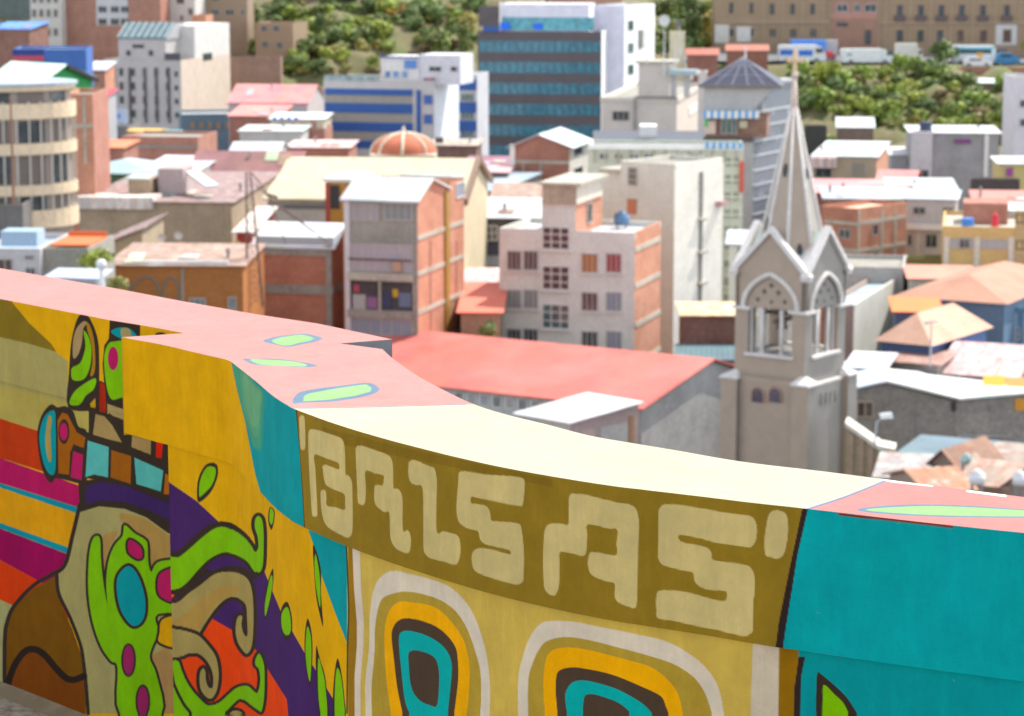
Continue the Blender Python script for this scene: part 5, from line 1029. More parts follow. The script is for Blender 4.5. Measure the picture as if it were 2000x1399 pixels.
# spire
cx,cy=s_/2,d_/2; za=b.loc(('F',cy),1556,203).z; z0=H-.3; r0=2.15
m=MB(); ang=[R(22.5+45*k) for k in range(8)]
base=[(cx+r0*math.cos(a),cy+r0*math.sin(a),z0) for a in ang]; rt_=.13; top=[(cx+rt_*math.cos(a),cy+rt_*math.sin(a),za) for a in ang]
for k in range(8): m.poly([base[k],base[(k+1)%8],top[(k+1)%8],top[k]])
m.m=[1 if k in(0,7) else(2 if k in (6,5) else 0) for k in range(8)]
sp_=m.obj('spire',[SPF,SPF,TAN_],rt); m=MB()
for k in range(8): m.tube(base[k],top[k],.13,.05,n=6)
m.obj('spire_ribs',TRM,rt,True)
def spot(k,zf,w_=.16,h_=.42):
    a=ang[k]+R(22.5); z_=z0+(za-z0)*zf; r_=(r0+(rt_-r0)*zf)*math.cos(R(22.5))+.03; n=Vector((math.cos(a),math.sin(a),0)); t=Vector((-math.sin(a),math.cos(a),0)); up=Vector((0,0,1))-n*((r0-rt_)/(za-z0))
    c=Vector((cx,cy,z_))+n*r_; pts=[c+t*(w_*math.cos(q))+up*(h_*math.sin(q)) for q in [6.2832*i/16 for i in range(16)]]
    MB().prism(pts,n*.02).obj('spire_window',DKM,sp_)
spot(6,.16); spot(5,.62,.13,.38); spot(7,.60,.1,.3); spot(4,.3); 
zt2=b.loc(('F',cy),1556,150).z; zt3=b.loc(('F',cy),1556,97).z
m=MB(); m.tube((cx,cy,za-.8),(cx,cy,zt2),.27,.11,n=8); m.tube((cx,cy,zt2-.1),(cx,cy,zt2+.25),.2,.16,n=8); m.obj('finial',M('plaster',(.62,.5,.42)),rt,True)
m=MB(); m.box(cx-.1,cx+.1,cy-.06,cy+.06,zt2+.2,zt3); zz_=(zt2*.4+zt3*.6); 
dv=Vector((math.cos(R(36)),math.sin(R(36)),0)); 
P0=Vector((cx,cy,zz_)); m.prism([P0-dv*.48+Vector((0,0,-.09)),P0+dv*.48+Vector((0,0,-.09)),P0+dv*.48+Vector((0,0,.09)),P0-dv*.48+Vector((0,0,.09))],(.06,-.08,0)); m.obj('cross',M('plaster',(.7,.5,.33)),rt)
# small arched windows and louvres on the shaft
for x0 in(1468,1502):
    a0,a1,q0,q1=b.rect(('F',-e_),(x0,757,x0+25,786)); r_=(a1-a0)/2
    pts=[(a0,-e_-.02,q0),(a1,-e_-.02,q0)]+[((a0+a1)/2+r_*math.cos(t),-e_-.02,q1-r_+r_*math.sin(t)) for t in [math.pi*i/8 for i in range(9)]]
    MB().prism(pts,(0,-.03,0)).obj('arched_window',M('glass',(.06,.05,.07)),rt)
    m=MB()
    for p,q in zip(pts[1:],pts[2:]+[pts[0]]): m.tube((p[0],-e_-.05,p[2]),(q[0],-e_-.05,q[2]),.06,n=5)
    m.obj('arch_trim',M('plaster',(.42,.27,.2)),rt)
for k in range(5):
    b.fb(('S',s_+e_),(1594+k*9,770-k*2,1598+k*9,792-k*2),CONd,.05,'louvre')
# buttressed side wall with sloping coping, right of the tower
b=Bld('boundary_wall','stained church side wall with pale sloping coping right of the tower',(1742,884),136.5,1652,dep=1.2,yaw=-12,zb=-46,wall=M('concrete',(.4,.33,.2)),cat='wall')
za=b.loc('F',1652,832).z; m=MB(); m.prism([(0,0,0),(b.w,0,0),(b.w,0,b.H),(b.w*.72,0,b.H+.15),(0,0,za)],(0,1.2,0)); m.obj('wall_panel',b.mw,b.root)
m=MB(); m.prism([(-.05,-.25,za),(b.w*.72,-.25,b.H+.15),(b.w*.72,-.25,b.H+.4),(-.05,-.25,za+.25)],(0,1.7,0)); m.prism([(b.w*.72,-.25,b.H+.15),(b.w+.15,-.25,b.H),(b.w+.15,-.25,b.H+.25),(b.w*.72,-.25,b.H+.4)],(0,1.7,0)); m.obj('coping',M('plaster',(.68,.64,.54)),b.root)
for k,t in enumerate((.12,.34,.55,.95)): MB().box(b.w*t-.12,b.w*t+.12,-.12,.0,0,b.H-.1+(za-b.H)*(1-t)*.9).obj('pilaster',M('concrete',(.42,.3,.22)),b.root)
# ================= right hand side =================
STO=M('stone',(.29,.265,.235))
rt=empty('stone_warehouse',W(1760,900,151),0,'large grey stone block building with broad white metal roof at right below the town','building'); o0=Vector(rt.location)
def rpl(px,py,a,b_,c): n=(b_-a).cross(c-a); d=ray(px,py); return d*(n.dot(a)/n.dot(d))
L0,R0,K0=W(1655,766,150),W(1731,750,150),W(1867,784,150); E0=onz(2080,766,K0.z); R1=W(1725,727,157); L1=rpl(1646,712,L0,R0,R1); B2=rpl(2080,757,R0,K0,R1); G_0=-46
S2=M('stone',(.3,.275,.24)); WR=M('metal',(.6,.61,.6),1.4)
dn=lambda p:Vector((p.x,p.y,G_0)); q=lambda *P:[p-o0 for p in P]
MB().prism(q(dn(L0),dn(K0),K0,R0,L0),(0,.4,0)).obj('wall',STO,rt); MB().prism(q(dn(K0)+Vector((.01,0,0)),dn(E0),E0,K0+Vector((.01,0,0))),(-.2,.4,0)).obj('wall',S2,rt)
up=Vector((0,0,.12)); fo=Vector((0,-.3,0))
MB().prism(q(L0+up+fo,R0+up+fo,R1+up,L1+up),(0,0,.12)).obj('roof',M('metal',(.5,.58,.64),1.4),rt); MB().prism(q(R0+up+fo,K0+up+fo+Vector((.2,0,0)),E0+up+fo,B2+up,R1+up),(0,0,.12)).obj('roof',WR,rt)
def fl(r,Y,mat,name,out=.1,side=False):
    P=[(W(x,y,Y) if not side else rpl(x,y,K0,E0,dn(K0))) for x,y in((r[0],r[1]),(r[2],r[1]),(r[2],r[3]),(r[0],r[3]))]
    o=MB().prism(q(*P),(0,-out,0)).obj(name,mat,rt); return o
for r,fm in(((1675,786,1703,812),M('plaster',(.45,.37,.28))),((1797,863,1821,888),M('plaster',(.42,.38,.33)))):
    o=fl((r[0]-3,r[1]-3,r[2]+3,r[3]+3),150,fm,'window',.1); o2=fl(r,150,M('glass',(.05,.035,.03)),'pane',.16); o2.parent=o
    o3=fl(((r[0]+r[2])/2-1,r[1],(r[0]+r[2])/2+1,r[3]),150,fm,'frame',.2); o3.parent=o
fl((1858,785,1867,803),150,DKM,'vent_hole',.06); fl((1982,778,2060,802),150,M('plaster',(.6,.28,.03)),'orange_panel',.06,True)
for r in((1905,800,1914,805),(1932,796,1940,803),(1900,842,1906,848),(1936,815,1942,821)): fl(r,150,CONd,'patch',.05,True)
fl((1869,850,1975,853),150,M('concrete',(.36,.35,.34)),'seam',.06,True); fl((1790,795,1792,905),150,M('concrete',(.3,.29,.28)),'seam',.06)
for r,mt,nm in(((1862,770,1900,779),M('cloth',(.75,.6,.03)),'yellow_tarpaulin'),((1920,746,1963,770),M('cloth',(.85,.42,.03)),'orange_tarpaulin'),((1964,750,2070,773),M('cloth',(.85,.33,.08)),'orange_tarpaulin')):
    P=[rpl(x,y,R0,K0,E0)+Vector((0,0,.34)) for x,y in((r[0],r[1]),(r[2],r[1]),(r[2],r[3]),(r[0],r[3]))]; MB().prism(q(*P),(0,0,.05)).obj(nm,mt,rt)
H_('house','house under mauve and pink streaked tin roof behind the stone building',(1985,738),160,1838,dep=10,yaw=-22,wall=M('concrete',(.16,.13,.11)),roof='gx',rm=M('rust',(.55,.42,.42)),rise=1.5,top=672)
H_('house','house with red brown sheet roof immediately behind the white roof ridge',(1832,714),161,1722,dep=8,yaw=-24,wall=M('concrete',(.28,.25,.22)),roof='gx',rm=M('rust',(.36,.22,.18)),rise=1.0,top=690)
H_('house','low house with whitish roof sheets between the tower and the stone building',(1726,722),158.5,1655,dep=5,yaw=-15,wall=CONd,roof='shed',rm=WMET,rise=.7,top=716)
H_('house','curved grey brown rooftop house at the far right edge',(2040,735),180,1965,dep=10,yaw=-25,wall=M('concrete',(.2,.18,.15)),roof='gx',rm=M('concrete',(.34,.3,.24)),rise=1.0,top=690)
b=H_('white_wall_house','house with tall bare whitewashed side wall between the tower and the peach roofs',(1668,596),186,1610,xC=1768,yaw=-20,wall=M('plaster',(.4,.3,.25)),side=M('plaster',(.66,.64,.56)),roof='flat',rm=BMET,swins=[(1742,574,1749,608,GLg,1,1)])
b.fb('S',(1756,524,1770,720),M('plaster',(.66,.64,.58)),.25,'corner_pier',-.4)
H_('house','house with blank light grey rear wall directly right of the spire gables',(1765,523),200,1640,dep=8,yaw=-10,wall=M('concrete',(.44,.42,.4)),roof='flat')
b=H_('brick_tenement','square orange brick tenement with grey floor bands right of the spire',(1675,408),214,1604,xC=1771,yaw=-42,wall=M('brick',(.5,.2,.13)),side=BRo,roof='flat',rm=M('plaster',(.7,.45,.3)),wins=[(1639,447,1662,466,GL1,2),(1645,494,1662,510,GL1,2)],swins=[(1703,437,1715,460,MAR,1),(1702,491,1714,507,MAR,1)])
for p,q in(((1675,439),(1770,421)),((1675,491),(1770,475))): b.band('S',p,q,.3,CONl); b.band('F',(1610,p[1]-8),(1675,p[1]),.3,CONl)
for x_ in(1677,1722,1748): b.fb('S',(x_-2,412,x_+2,520),CONl,.05,'concrete_column')
H_('house','house with long white tin roof just behind the orange brick tenement',(1778,391),232,1612,dep=9,yaw=-5,wall=BRo,roof='shed',rm=M('metal',(.45,.5,.52)),rise=1.4,top=371)
H_('house','house with salmon pink roof right of the spire mid height',(1800,380),250,1585,dep=11,yaw=-5,wall=BR2,roof='shed',rm=M('metal',(.68,.26,.25)),rise=2.2,top=353)
H_('house','little house with red gabled roof above the white tin roofs',(1785,352),262,1715,dep=6,yaw=-14,wall=BR2,roof='gx',rm=M('metal',(.6,.22,.2)),rise=1.2,top=334)
H_('house','house with wide pale roof and deep grey eaves right of the salmon roof',(1868,374),240,1738,dep=10,yaw=-6,wall=M('plaster',(.35,.35,.32)),roof='shed',rm=M('metal',(.45,.5,.51)),rise=1.6,top=350)
b=H_('grey_villa','grey rendered two storey villa with white ledge between the brick tenement and the yellow block',(1866,392),222,1771,dep=7,yaw=-12,wall=M('plaster',(.5,.48,.46)),roof='shed',rm=M('metal',(.45,.5,.51)),rise=.8,wins=[(1783,404,1808,419,GL1,2),(1841,405,1863,421,GL1,2),(1807,457,1831,484,GL1,2),(1772,458,1782,480,GL1,1)],bands=[(1771,437,1842,448,WHF,.5,'ledge'),(1790,450,1796,500,CRM,.1,'pillar')],top=383)
H_('garden_wall','mossy low wall below the grey villa',(1842,504),214,1770,dep=2,yaw=-6,wall=M('concrete',(.25,.22,.08)),cat='wall')
b=H_('yellow_block','ochre yellow apartment block with white pillars and long balconies at the right edge',(2060,446),206,1841,dep=12,yaw=-10,wall=M('plaster',(.62,.42,.17)),roof='flat',rm=M('concrete',(.5,.46,.38)))
b.win('F',(1850,467,1976,486),M('cloth',(.5,.47,.45)),6,1); b.win('F',(1873,464,1896,486),GL1,2,1); b.win('F',(1850,518,1976,536),M('cloth',(.42,.36,.34)),6,1)
for x_ in(1842,1901,1968): b.fb('F',(x_,463,x_+11,600),M('plaster',(.66,.6,.5)),.12,'pillar')
b.fb('F',(1980,412,2060,600),M('plaster',(.5,.36,.18)),.05,'stair_bay'); 
for y_ in(418,470,520): b.win('F',(1984,y_,2010,y_+18),GL1,2,1,fr=DKM)
MB().box(b.loc('F',1880,446).x,b.loc('F',1970,446).x,5,9,b.H-.3,b.H+1.4).obj('roof_room',BR2,b.root)
x_=b.loc('F',1890,440).x; MB().tube((x_,.8,b.H-.2),(x_,.8,b.H+.6),.5,n=10).obj('blue_tub',M('paint',(.05,.25,.7)),b.root); x_=b.loc('F',1944,436).x
MB().tube((x_,.8,b.H-.2),(x_,.8,b.H+1.0),.32,.25,n=10).obj('red_barrel',M('paint',(.7,.03,.06)),b.root)
H_('house','house with brownish red tiled roof above the yellow block',(2050,398),226,1905,dep=9,yaw=-8,wall=BR2,roof='shed',rm=M('tile',(.5,.22,.18)),rise=1.4,top=377)
H_('house','low house with white roof strip at right edge over the yellow block',(2060,415),216,1955,dep=5,yaw=-8,wall=CRM,roof='shed',rm=WMET,rise=.6,wins=[(1984,420,2004,440)],top=403)
H_('peach_roof_house','large house with broad peach tiled hipped roof at right',(1962,590),182,1755,xC=2090,yaw=-28,wall=M('plaster',(.14,.2,.27)),side=M('plaster',(.12,.2,.3)),roof='hip',rm=TILE,rise=1.3,over=.4)
H_('house','house with coral roof and white skylight strip below the yellow block',(1905,548),196,1778,dep=7,yaw=-6,wall=CRM,roof='shed',rm=M('tile',(.62,.28,.2)),rise=.8,top=530)
H_('house','house with muted terracotta roof at the right edge beside the peach roofs',(2060,552),198,1945,dep=10,yaw=-6,wall=CRM,roof='shed',rm=M('tile',(.52,.3,.24)),rise=1.2,top=528)
H_('house','narrow house with vivid orange roof strip between the two peach roofs',(1835,612),176,1750,dep=6,yaw=-6,wall=M('plaster',(.1,.12,.2)),roof='shed',rm=M('tile',(.8,.22,.06)),rise=1.0,top=590)
H_('peach_pyramid_house','small house with flat peach coloured rooftop set cornerwise at right',(1815,671),164,1722,xC=1926,yaw=-34,wall=M('plaster',(.06,.1,.2)),side=M('plaster',(.06,.12,.28)),roof='hip',rm=PEA,rise=.9,over=.4,top=596)
b=H_('blue_house','slate blue building with pale vertical panels at the right edge under the peach roof',(2080,602),184,1905,dep=7,yaw=-4,wall=M('plaster',(.1,.2,.3)),roof='flat')
for i in range(9): b.fb('F',(1912+i*17,612,1918+i*17,680),M('plaster',(.24,.34,.44)),.08,'panel')
for i in range(5): b.win('F',(1920+i*30,640,1932+i*30,665),M('glass',(.03,.05,.08)),1,2)
# upper right
b=H_('tan_house','tan house with white awning roof and shuttered bay below the right hillside',(1712,308),300,1588,xC=1735,yaw=-12,wall=M('plaster',(.5,.4,.28)),side=BRo,roof='shed',rm=WMET,rise=1.6,wins=[(1592,328,1624,347,GL1,2),(1664,318,1690,348,M('cloth',(.42,.38,.28)),3)],top=279)
b.fb('F',(1584,306,1634,326),M('rust',(.62,.5,.46)),1.5,'pink_lean_to_roof')
H_('house','tiny white roofed hut between the tan house and the grey block',(1783,304),290,1740,dep=6,yaw=-6,wall=GRY,roof='shed',rm=WMET,rise=1.0,wins=[(1770,310,1780,326)],top=289)
b=H_('grey_block_house','plain grey cement house with white roof sheet and pale left bay, upper right',(1952,262),285,1780,dep=9,yaw=-5,wall=M('concrete',(.33,.32,.32)),roof='shed',rm=WMET,rise=1.5,top=247)
b.fb('F',(1779,257,1820,345),M('plaster',(.55,.52,.53)),.5,'pale_bay'); b.fb('F',(1785,332,1812,345),GL1,.6,'window'); b.fb('F',(1864,272,1896,280),M('cloth',(.25,.08,.25)),.3,'laundry'); b.fb('F',(1922,262,1930,345),WHP,.2,'pilaster')
x_=b.loc('F',1810,250).x; MB().tube((x_,1.5,b.H),(x_,1.5,b.H+1.2),.7,n=12).obj('water_tank',M('paint',(.03,.05,.1)),b.root)
H_('edge_tower','pale tower block cut by the right edge of the picture near the hillside',(2060,150),325,1984,dep=8,yaw=0,wall=M('plaster',(.62,.6,.62)),cat='building',wins=[(1992,195,2006,210),(1992,232,2006,247)])
b=H_('house','small yellow house with white roof and dark fence at the right edge',(2050,322),262,1952,dep=6,yaw=-4,wall=M('plaster',(.6,.5,.2)),roof='shed',rm=WMET,rise=.9,bands=[(1965,328,1978,345,M('cloth',(.4,.1,.35)),.2,'laundry')],top=308)
H_('dark_fence','long dark slatted wall below the grey cement house',(1992,350),255,1898,dep=1,yaw=-3,wall=M('concrete',(.09,.07,.065)),cat='fence')
H_('hillside_hut','white roofed hut low on the right hillside',(1706,250),403,1636,dep=5,yaw=-6,wall=M('concrete',(.2,.14,.11)),roof='shed',rm=WMET,rise=1.2,cat='hut',top=231)
H_('hillside_hut','flat grey roofed hut partly behind the spire at the foot of the slope',(1615,247),402,1572,dep=3,yaw=-4,wall=M('concrete',(.05,.05,.045)),roof='flat',rm=WMET,cat='hut')
H_('hillside_hut','small brown hut with pale roof high on the right slope below the buses',(1981,163),443,1906,dep=4,yaw=-3,wall=M('concrete',(.2,.14,.09)),roof='shed',rm=M('metal',(.6,.7,.68)),rise=.5,cat='hut',wins=[(1915,168,1926,178),(1955,168,1968,178)])
H_('house','white rooftop clutter house tucked left of the belfry gables',(1502,478),200,1424,dep=6,yaw=-8,wall=M('plaster',(.6,.6,.55)),roof='gx',rm=M('metal',(.6,.63,.63)),rise=1.2,wins=[(1440,482,1452,496),(1440,510,1452,524)],top=452)
# rusty roofs bottom right
for lb,B,Y,xA,d_,yw,rf,mt,tp in(('low grey sheet roofed house at the foot of the church side wall',(1802,938),121,1716,5,-12,'shed',M('rust',(.34,.33,.32)),905),
  ('small brown gabled tin house behind the leftmost white tank',(1880,925),123,1806,4,-38,'gy',M('rust',(.26,.15,.1)),896),
  ('house with orange brown patched roof above the pink coping',(1895,956),114,1815,4,18,'gx',M('rust',(.4,.22,.13)),915),
  ('pale tan tin roofed house between two white rooftop tanks',(1962,952),116,1878,5,-30,'gx',M('rust',(.4,.3,.24)),900),
  ('rightmost brown tin roofed house above the pink coping',(2060,962),115,1955,6,-24,'gy',M('rust',(.3,.17,.13)),893),
  ('dark ridged roof house just under the stone building wall',(1990,912),126,1900,5,-28,'gx',M('rust',(.3,.24,.2)),884)):
    H_('tin_roof_house',lb,B,Y,xA,dep=d_,yaw=yw,wall=M('plaster',(.33,.25,.2)),roof=rf,rm=mt,rise=1.0,zb=-46,**({} if rf=='gy' else {'top':tp}))
H_('teal_roof_shed','flat blue grey lean-to at the base of the stone walls',(1985,905),132,1765,dep=4,yaw=-25,wall=CONd,roof='shed',rm=M('metal',(.1,.17,.21)),rise=.8,cat='shed',zb=-46,top=872)
def drum(label,px,py,Y,r_,h_,mat,cat='water tank',name='water_tank',group=None):
    p=W(px,py,Y); rt=empty(name,p,0,label,cat,group)
    m=MB(); m.tube((0,0,0),(0,0,h_),r_,r_,n=16); m.tube((0,0,h_),(0,0,h_+r_*.35),r_,r_*.3,n=16); m.obj('tank',mat,rt,True)
    m=MB(); m.tube((0,0,h_+r_*.3),(0,0,h_+r_*.5),r_*.35,n=10); m.obj('lid',mat,rt); m=MB()
    for q in range(4): t=q*1.5708+.7; m.tube((r_*.8*math.cos(t),r_*.8*math.sin(t),-1.4),(r_*.8*math.cos(t),r_*.8*math.sin(t),0),.05)
    m.obj('stand',M('paint',(.25,.25,.26)),rt)
WHT=M('paint',(.75,.76,.78))
drum('white rooftop tank on the rusty roofs, leftmost of three',1832,934,116,.28,.4,WHT); drum('white rooftop tank on the rusty roofs, middle of three',1908,944,112,.36,.45,WHT); drum('white rooftop tank cut by the right picture edge',1992,946,112,.34,.45,WHT)
drum('pale green rooftop tank above the rusty roofs',1888,906,120,.3,.35,M('paint',(.4,.55,.52))); drum('small blue tank on the pale apartment block roof',1214,438,182,.55,.7,M('paint',(.1,.2,.35)))
# floodlight on the church side wall
p=W(1708,860,135.5); rt=empty('floodlight',p,0,'pale floodlight on a bent arm above the church side wall','lamp')
MB().tube((0,0,-.4),(.1,0,1.0),.06).tube((.1,0,1.0),(.5,0,1.25),.05).obj('arm',M('paint',(.5,.52,.54)),rt); MB().prism([(.3,-.25,1.2),(.95,-.3,1.25),(.9,-.1,1.5),(.25,-.05,1.4)],(0,.35,0)).obj('lamp_head',M('paint',(.55,.6,.6)),rt)
# thin lamp pole at right
def pole(label,px,py0,py1,Y,r_=.07,mat=None,head=True,name='lamp_post',cat='lamp post'):
    a=W(px,py1,Y); c=W(px,py0,Y); h=c.z-a.z; rt=empty(name,a,0,label,cat); mat=mat or M('paint',(.4,.38,.38))
    MB().tube((0,0,0),(0,0,h),r_,r_*.7,n=8).obj('post',mat,rt)
    if head: MB().tube((-.35,0,h),(.35,0,h+.05),.06,n=6).box(-.45,-.2,-.1,.1,h-.12,h).obj('lamp_head',mat,rt)
    return rt,h
pole('slim lamp post standing in front of the small peach roof',1817,630,716,156)
pole('short rusty brown post against the brown yard wall',322,414,478,196,.09,M('paint',(.3,.12,.1)),False,'post','post')
pole('dark brown pole rising on the round fronted block balcony',27,190,400,150,.09,M('paint',(.25,.12,.07)),False,'post','post')
pole('street lamp with pale globe left of the orange house',200,525,600,118,.16,WHT,False); 
a=W(200,528,118); MB_=MB(); 
for (lb,px,py,Y) in(('left of two pale satellite dishes on the patched tin roof',316,464,172),('right of two pale satellite dishes on the patched tin roof',349,460,172),('large white satellite dish on the hill right of the white stair tower',1297,40,405)):
    p=W(px,py,Y); sc_=.9 if Y>300 else .28; rt=empty('satellite_dish',p,0,lb,'satellite dish'); m=MB(); n=18
    for j in range(5):
        rr=sc_*j/4
        for i in range(n): t=6.2832*i/n; m.v.append((rr*math.cos(t),-.35*sc_+.35*sc_*(j/4)**2*-1+.35*sc_,rr*math.sin(t)))
    for j in range(4):
        for i in range(n): i2=(i+1)%n; m.f.append((j*n+i,j*n+i2,(j+1)*n+i2,(j+1)*n+i)); m.m.append(0)
    m.obj('dish',M('paint',(.66,.66,.64)),rt,True); MB().tube((0,0,-sc_*2.4),(0,.1,0),.07*sc_).tube((0,0,0),(0,-.8*sc_,.1),.03*sc_).obj('mount',WFR,rt)
# round globe on the short lamp
o=[x for x in C.objects if x.get('label','').startswith('street lamp with pale globe')][0]
m=MB(); n=12
for j in range(7):
    a_=math.pi*j/6
    for i in range(n): t=6.2832*i/n; m.v.append((.26*math.sin(a_)*math.cos(t)+.0001*j,.26*math.sin(a_)*math.sin(t),.26*math.cos(a_)))
for j in range(6):
    for i in range(n): i2=(i+1)%n; m.f.append((j*n+i,j*n+i2,(j+1)*n+i2,(j+1)*n+i)); m.m.append(0)
g=m.obj('globe',WHT,o,True); g.location=(0,0,W(200,525,118).z-o.location.z+.2)
# lattice mast with guy wires left of the brick houses
p=W(500,600,163); rt=empty('lattice_mast',p,0,'dark rusty lattice mast with slanting stays in front of the mauve roofs','mast')
m=MB(); hh=W(492,338,163).z-p.z; L_=M('paint',(.16,.1,.08))
c4=[(-.55,-.45),(.45,-.45),(.45,.45),(-.55,.45)]
tp=[(-.75+.25,-.1),(-.5+.3,-.1),(-.2,.15),(-.5,.15)]
def at(i,t): return Vector((c4[i][0]*(1-t)+tp[i][0]*t,c4[i][1]*(1-t)+tp[i][1]*t,hh*t))
for i in range(4): m.tube(at(i,0),at(i,1),.045,.035,n=5)
for k in range(11):
    t0,t1=k/11,(k+1)/11
    for i in range(4): m.tube(at(i,t0),at((i+1)%4,t1),.02,n=4); m.tube(at(i,t1),at((i+1)%4,t1),.02,n=4)
m.obj('lattice',L_,rt)
def lp(px,py,Y=163): return W(px,py,Y)-p
m=MB(); m.tube(lp(492,338),lp(530,388),.05); m.tube(lp(530,388),lp(640,474,166),.04); m.tube(lp(524,382),lp(558,476,165),.03); m.tube(lp(540,400),lp(625,462,167),.04); m.tube(lp(520,380),lp(542,386),.12); m.tube(lp(498,360),lp(526,386),.05); m.obj('stay',L_,rt)
# ================= hillside: palace, road, vehicles, vegetation =================
PAL=M('plaster',(.31,.22,.14)); PBR=M('plaster',(.32,.18,.13))
b=H_('palace','long tan stone palace with tall arched windows along the hilltop road at upper right',(2110,-62),476,1398,dep=14,yaw=-2,wall=PAL,roof='flat',cat='building')
for x0 in(1502,1542,1581): b.win('F',(x0,6,x0+12,30),GL1,1,1,fr=PAL,fw=.15); b.win('F',(x0,-40,x0+12,-15),GL1,1,1); b.win('F',(x0,55,x0+15,74),GL1,2,1,fr=PAL,fw=.15)
for x0 in(1423,1462): b.win('F',(x0,4,x0+11,28),GL1,1,1,fr=PAL,fw=.15); b.win('F',(x0,55,x0+11,72),GL1,1,1)
b.fb('F',(1396,48,1424,84),M('plaster',(.58,.56,.5)),.15,'white_porch'); b.fb('F',(1438,52,1466,82),M('plaster',(.6,.58,.54)),.3,'white_porch')
b.fb('F',(1624,-60,1714,95),PBR,.35,'central_bay'); E5=('F',-.35)
for r in((1634,8,1656,24),(1668,8,1680,24),(1688,8,1712,24)): b.win(E5,r,GL1,2,1,fr=WHF)
b.win(E5,(1688,58,1702,88),GL1,1,1,fr=PAL); b.fb(E5,(1634,44,1656,52),GL1,.06,'fanlight'); b.fb(E5,(1624,25,1714,37),M('plaster',(.42,.22,.17)),.06,'brick_panel')
for x0 in(1750,1791,1831,1871,1912,1959): 
    b.win('F',(x0,8,x0+15,40),GL1,1,1,fr=M('plaster',(.3,.2,.15)),fw=.2); b.fb('F',(x0-3,30,x0+18,42),M('paint',(.1,.07,.07)),.5,'balcony'); b.win('F',(x0,-42,x0+13,-12),GL1,1,1)
for x0,w_ in((1749,17),(1790,16),(1868,16),(1912,18),(1958,18),(1828,16)): b.win('F',(x0,57,x0+w_,84),M('glass',(.06,.035,.03)) if x0>1860 else GL1,1,1,fr=PAL,fw=.2)
b.fb('F',(1942,48,1986,88),M('plaster',(.55,.54,.54)),.02,'pale_surround')
b.fb('F',(1398,41,1622,46),M('plaster',(.34,.25,.17)),.3,'cornice'); b.fb('F',(1716,42,2100,47),M('plaster',(.34,.25,.17)),.3,'cornice')
for x0 in(1620,1714,1728,1776,1816,1856,1898,1942,1990,1490,1528,1566,1606): b.fb('F',(x0,-60,x0+4,100),M('plaster',(.35,.26,.17)),.16,'pilaster')
# road along the hill top
rd=[]; 
pyobj('hilltop_road',[(30,456,tz(30,456)+.1),(125,456,tz(60,456)+.1),(125,474,tz(60,474)+.1),(30,474,tz(30,474)+.1)],[(0,1,2,3)],M('concrete',(.16,.16,.16)))['kind']='structure'
H_('retaining_wall','terracotta retaining wall under the buses at the far right of the hilltop road',(2080,132),452,1838,dep=1,yaw=0,wall=M('brick',(.42,.2,.13)),cat='wall')
H_('retaining_wall','rose brown masonry wall at the foot of the left hillside scrub',(548,112),428,446,dep=2,yaw=-4,wall=M('stone',(.38,.24,.18)),cat='wall')
# ---- vehicles (side on, driving right: +x is the nose)
TYR=M('paint',(.02,.02,.02)); 
def vehicle(name,label,cat,pxl,pxr,py,Y,prof,col,wid=2.3,wins=(),wheels=(.18,.8),extra=(),flip=False,roof=None):
    """prof: side outline as (t along length, height in m)"""
    p=W((pxl+pxr)/2,py,Y); L=(pxr-pxl)/5000*Y; g=tz(p.x,Y)+.12; rt=empty(name,(p.x,Y,p.z),0,label,cat,'vehicles parked along the hilltop road')
    fx=(lambda t:(.5-t)*L) if flip else (lambda t:(t-.5)*L)
    m=MB(); m.prism([(fx(t),0,h+.35) for t,h in prof],(0,wid,0)); m.obj('body',M('paint',col),rt)
    for (t0,t1,h0,h1,c) in wins: MB().box(min(fx(t0),fx(t1)),max(fx(t0),fx(t1)),-.03,0,h0+.35,h1+.35).obj('window',M('glass',c),rt)
    for (nm,t0,t1,h0,h1,c,y0,y1) in extra: MB().box(min(fx(t0),fx(t1)),max(fx(t0),fx(t1)),y0,y1,h0+.35,h1+.35).obj(nm,M('paint',c),rt)
    for t in wheels:
        for y_ in(-.04,wid-.26):
            o=MB().tube((fx(t),y_,.42),(fx(t),y_+.3,.42),.42,n=14).obj('wheel',TYR,rt); MB().tube((fx(t),y_-.02,.42),(fx(t),y_+.02,.42),.2,n=10).obj('rim',WFR,o)
    for y_ in(.3,wid-.6): MB().box(*sorted((fx(1.0)-.02,fx(1.0)+.05)),y_,y_+.3,.7,.9).obj('headlight',M('paint',(.8,.8,.75)),rt)
    return rt
DG=(.03,.035,.04)
VAN=[(0,0),(0,2.1),(.03,2.35),(.72,2.38),(.82,2.2),(.93,1.25),(.99,1.05),(1,.1),(1,0)]
vehicle('bus','blue and white minibus with blue roof at the left end of the parked row','bus',1521,1613,123,457,[(0,0),(0,2.5),(.03,2.75),(.8,2.8),(.9,2.5),(.98,1.3),(1,.9),(1,0)],(.7,.72,.74),wins=[(.78,.93,1.4,2.2,DG)],extra=[('blue_stripe',.03,.34,1.0,2.0,(.02,.16,.6),-.04,0),('blue_stripe',.42,.72,.9,1.9,(.02,.16,.6),-.04,0)])
vehicle('bus','blue roofed bus standing behind the blue and white minibus','bus',1545,1612,113,466,[(0,0),(0,2.8),(1,2.8),(1,0)],(.06,.25,.75))
vehicle('truck','plain grey box truck behind the blue roofed bus','truck',1590,1636,116,468,[(0,0),(0,3.1),(1,3.1),(1,0)],(.45,.42,.4))
vehicle('coach','long white coach van with sloping nose in the middle of the parked row','van',1643,1749,126,456,VAN+[],(.72,.75,.76),wins=[(.83,.93,1.25,1.95,(.02,.08,.1))],extra=[('green_mark',.1,.2,1.2,1.5,(.08,.3,.2),-.03,0),('door_line',.74,.745,.2,2.1,(.2,.22,.24),-.03,0)])
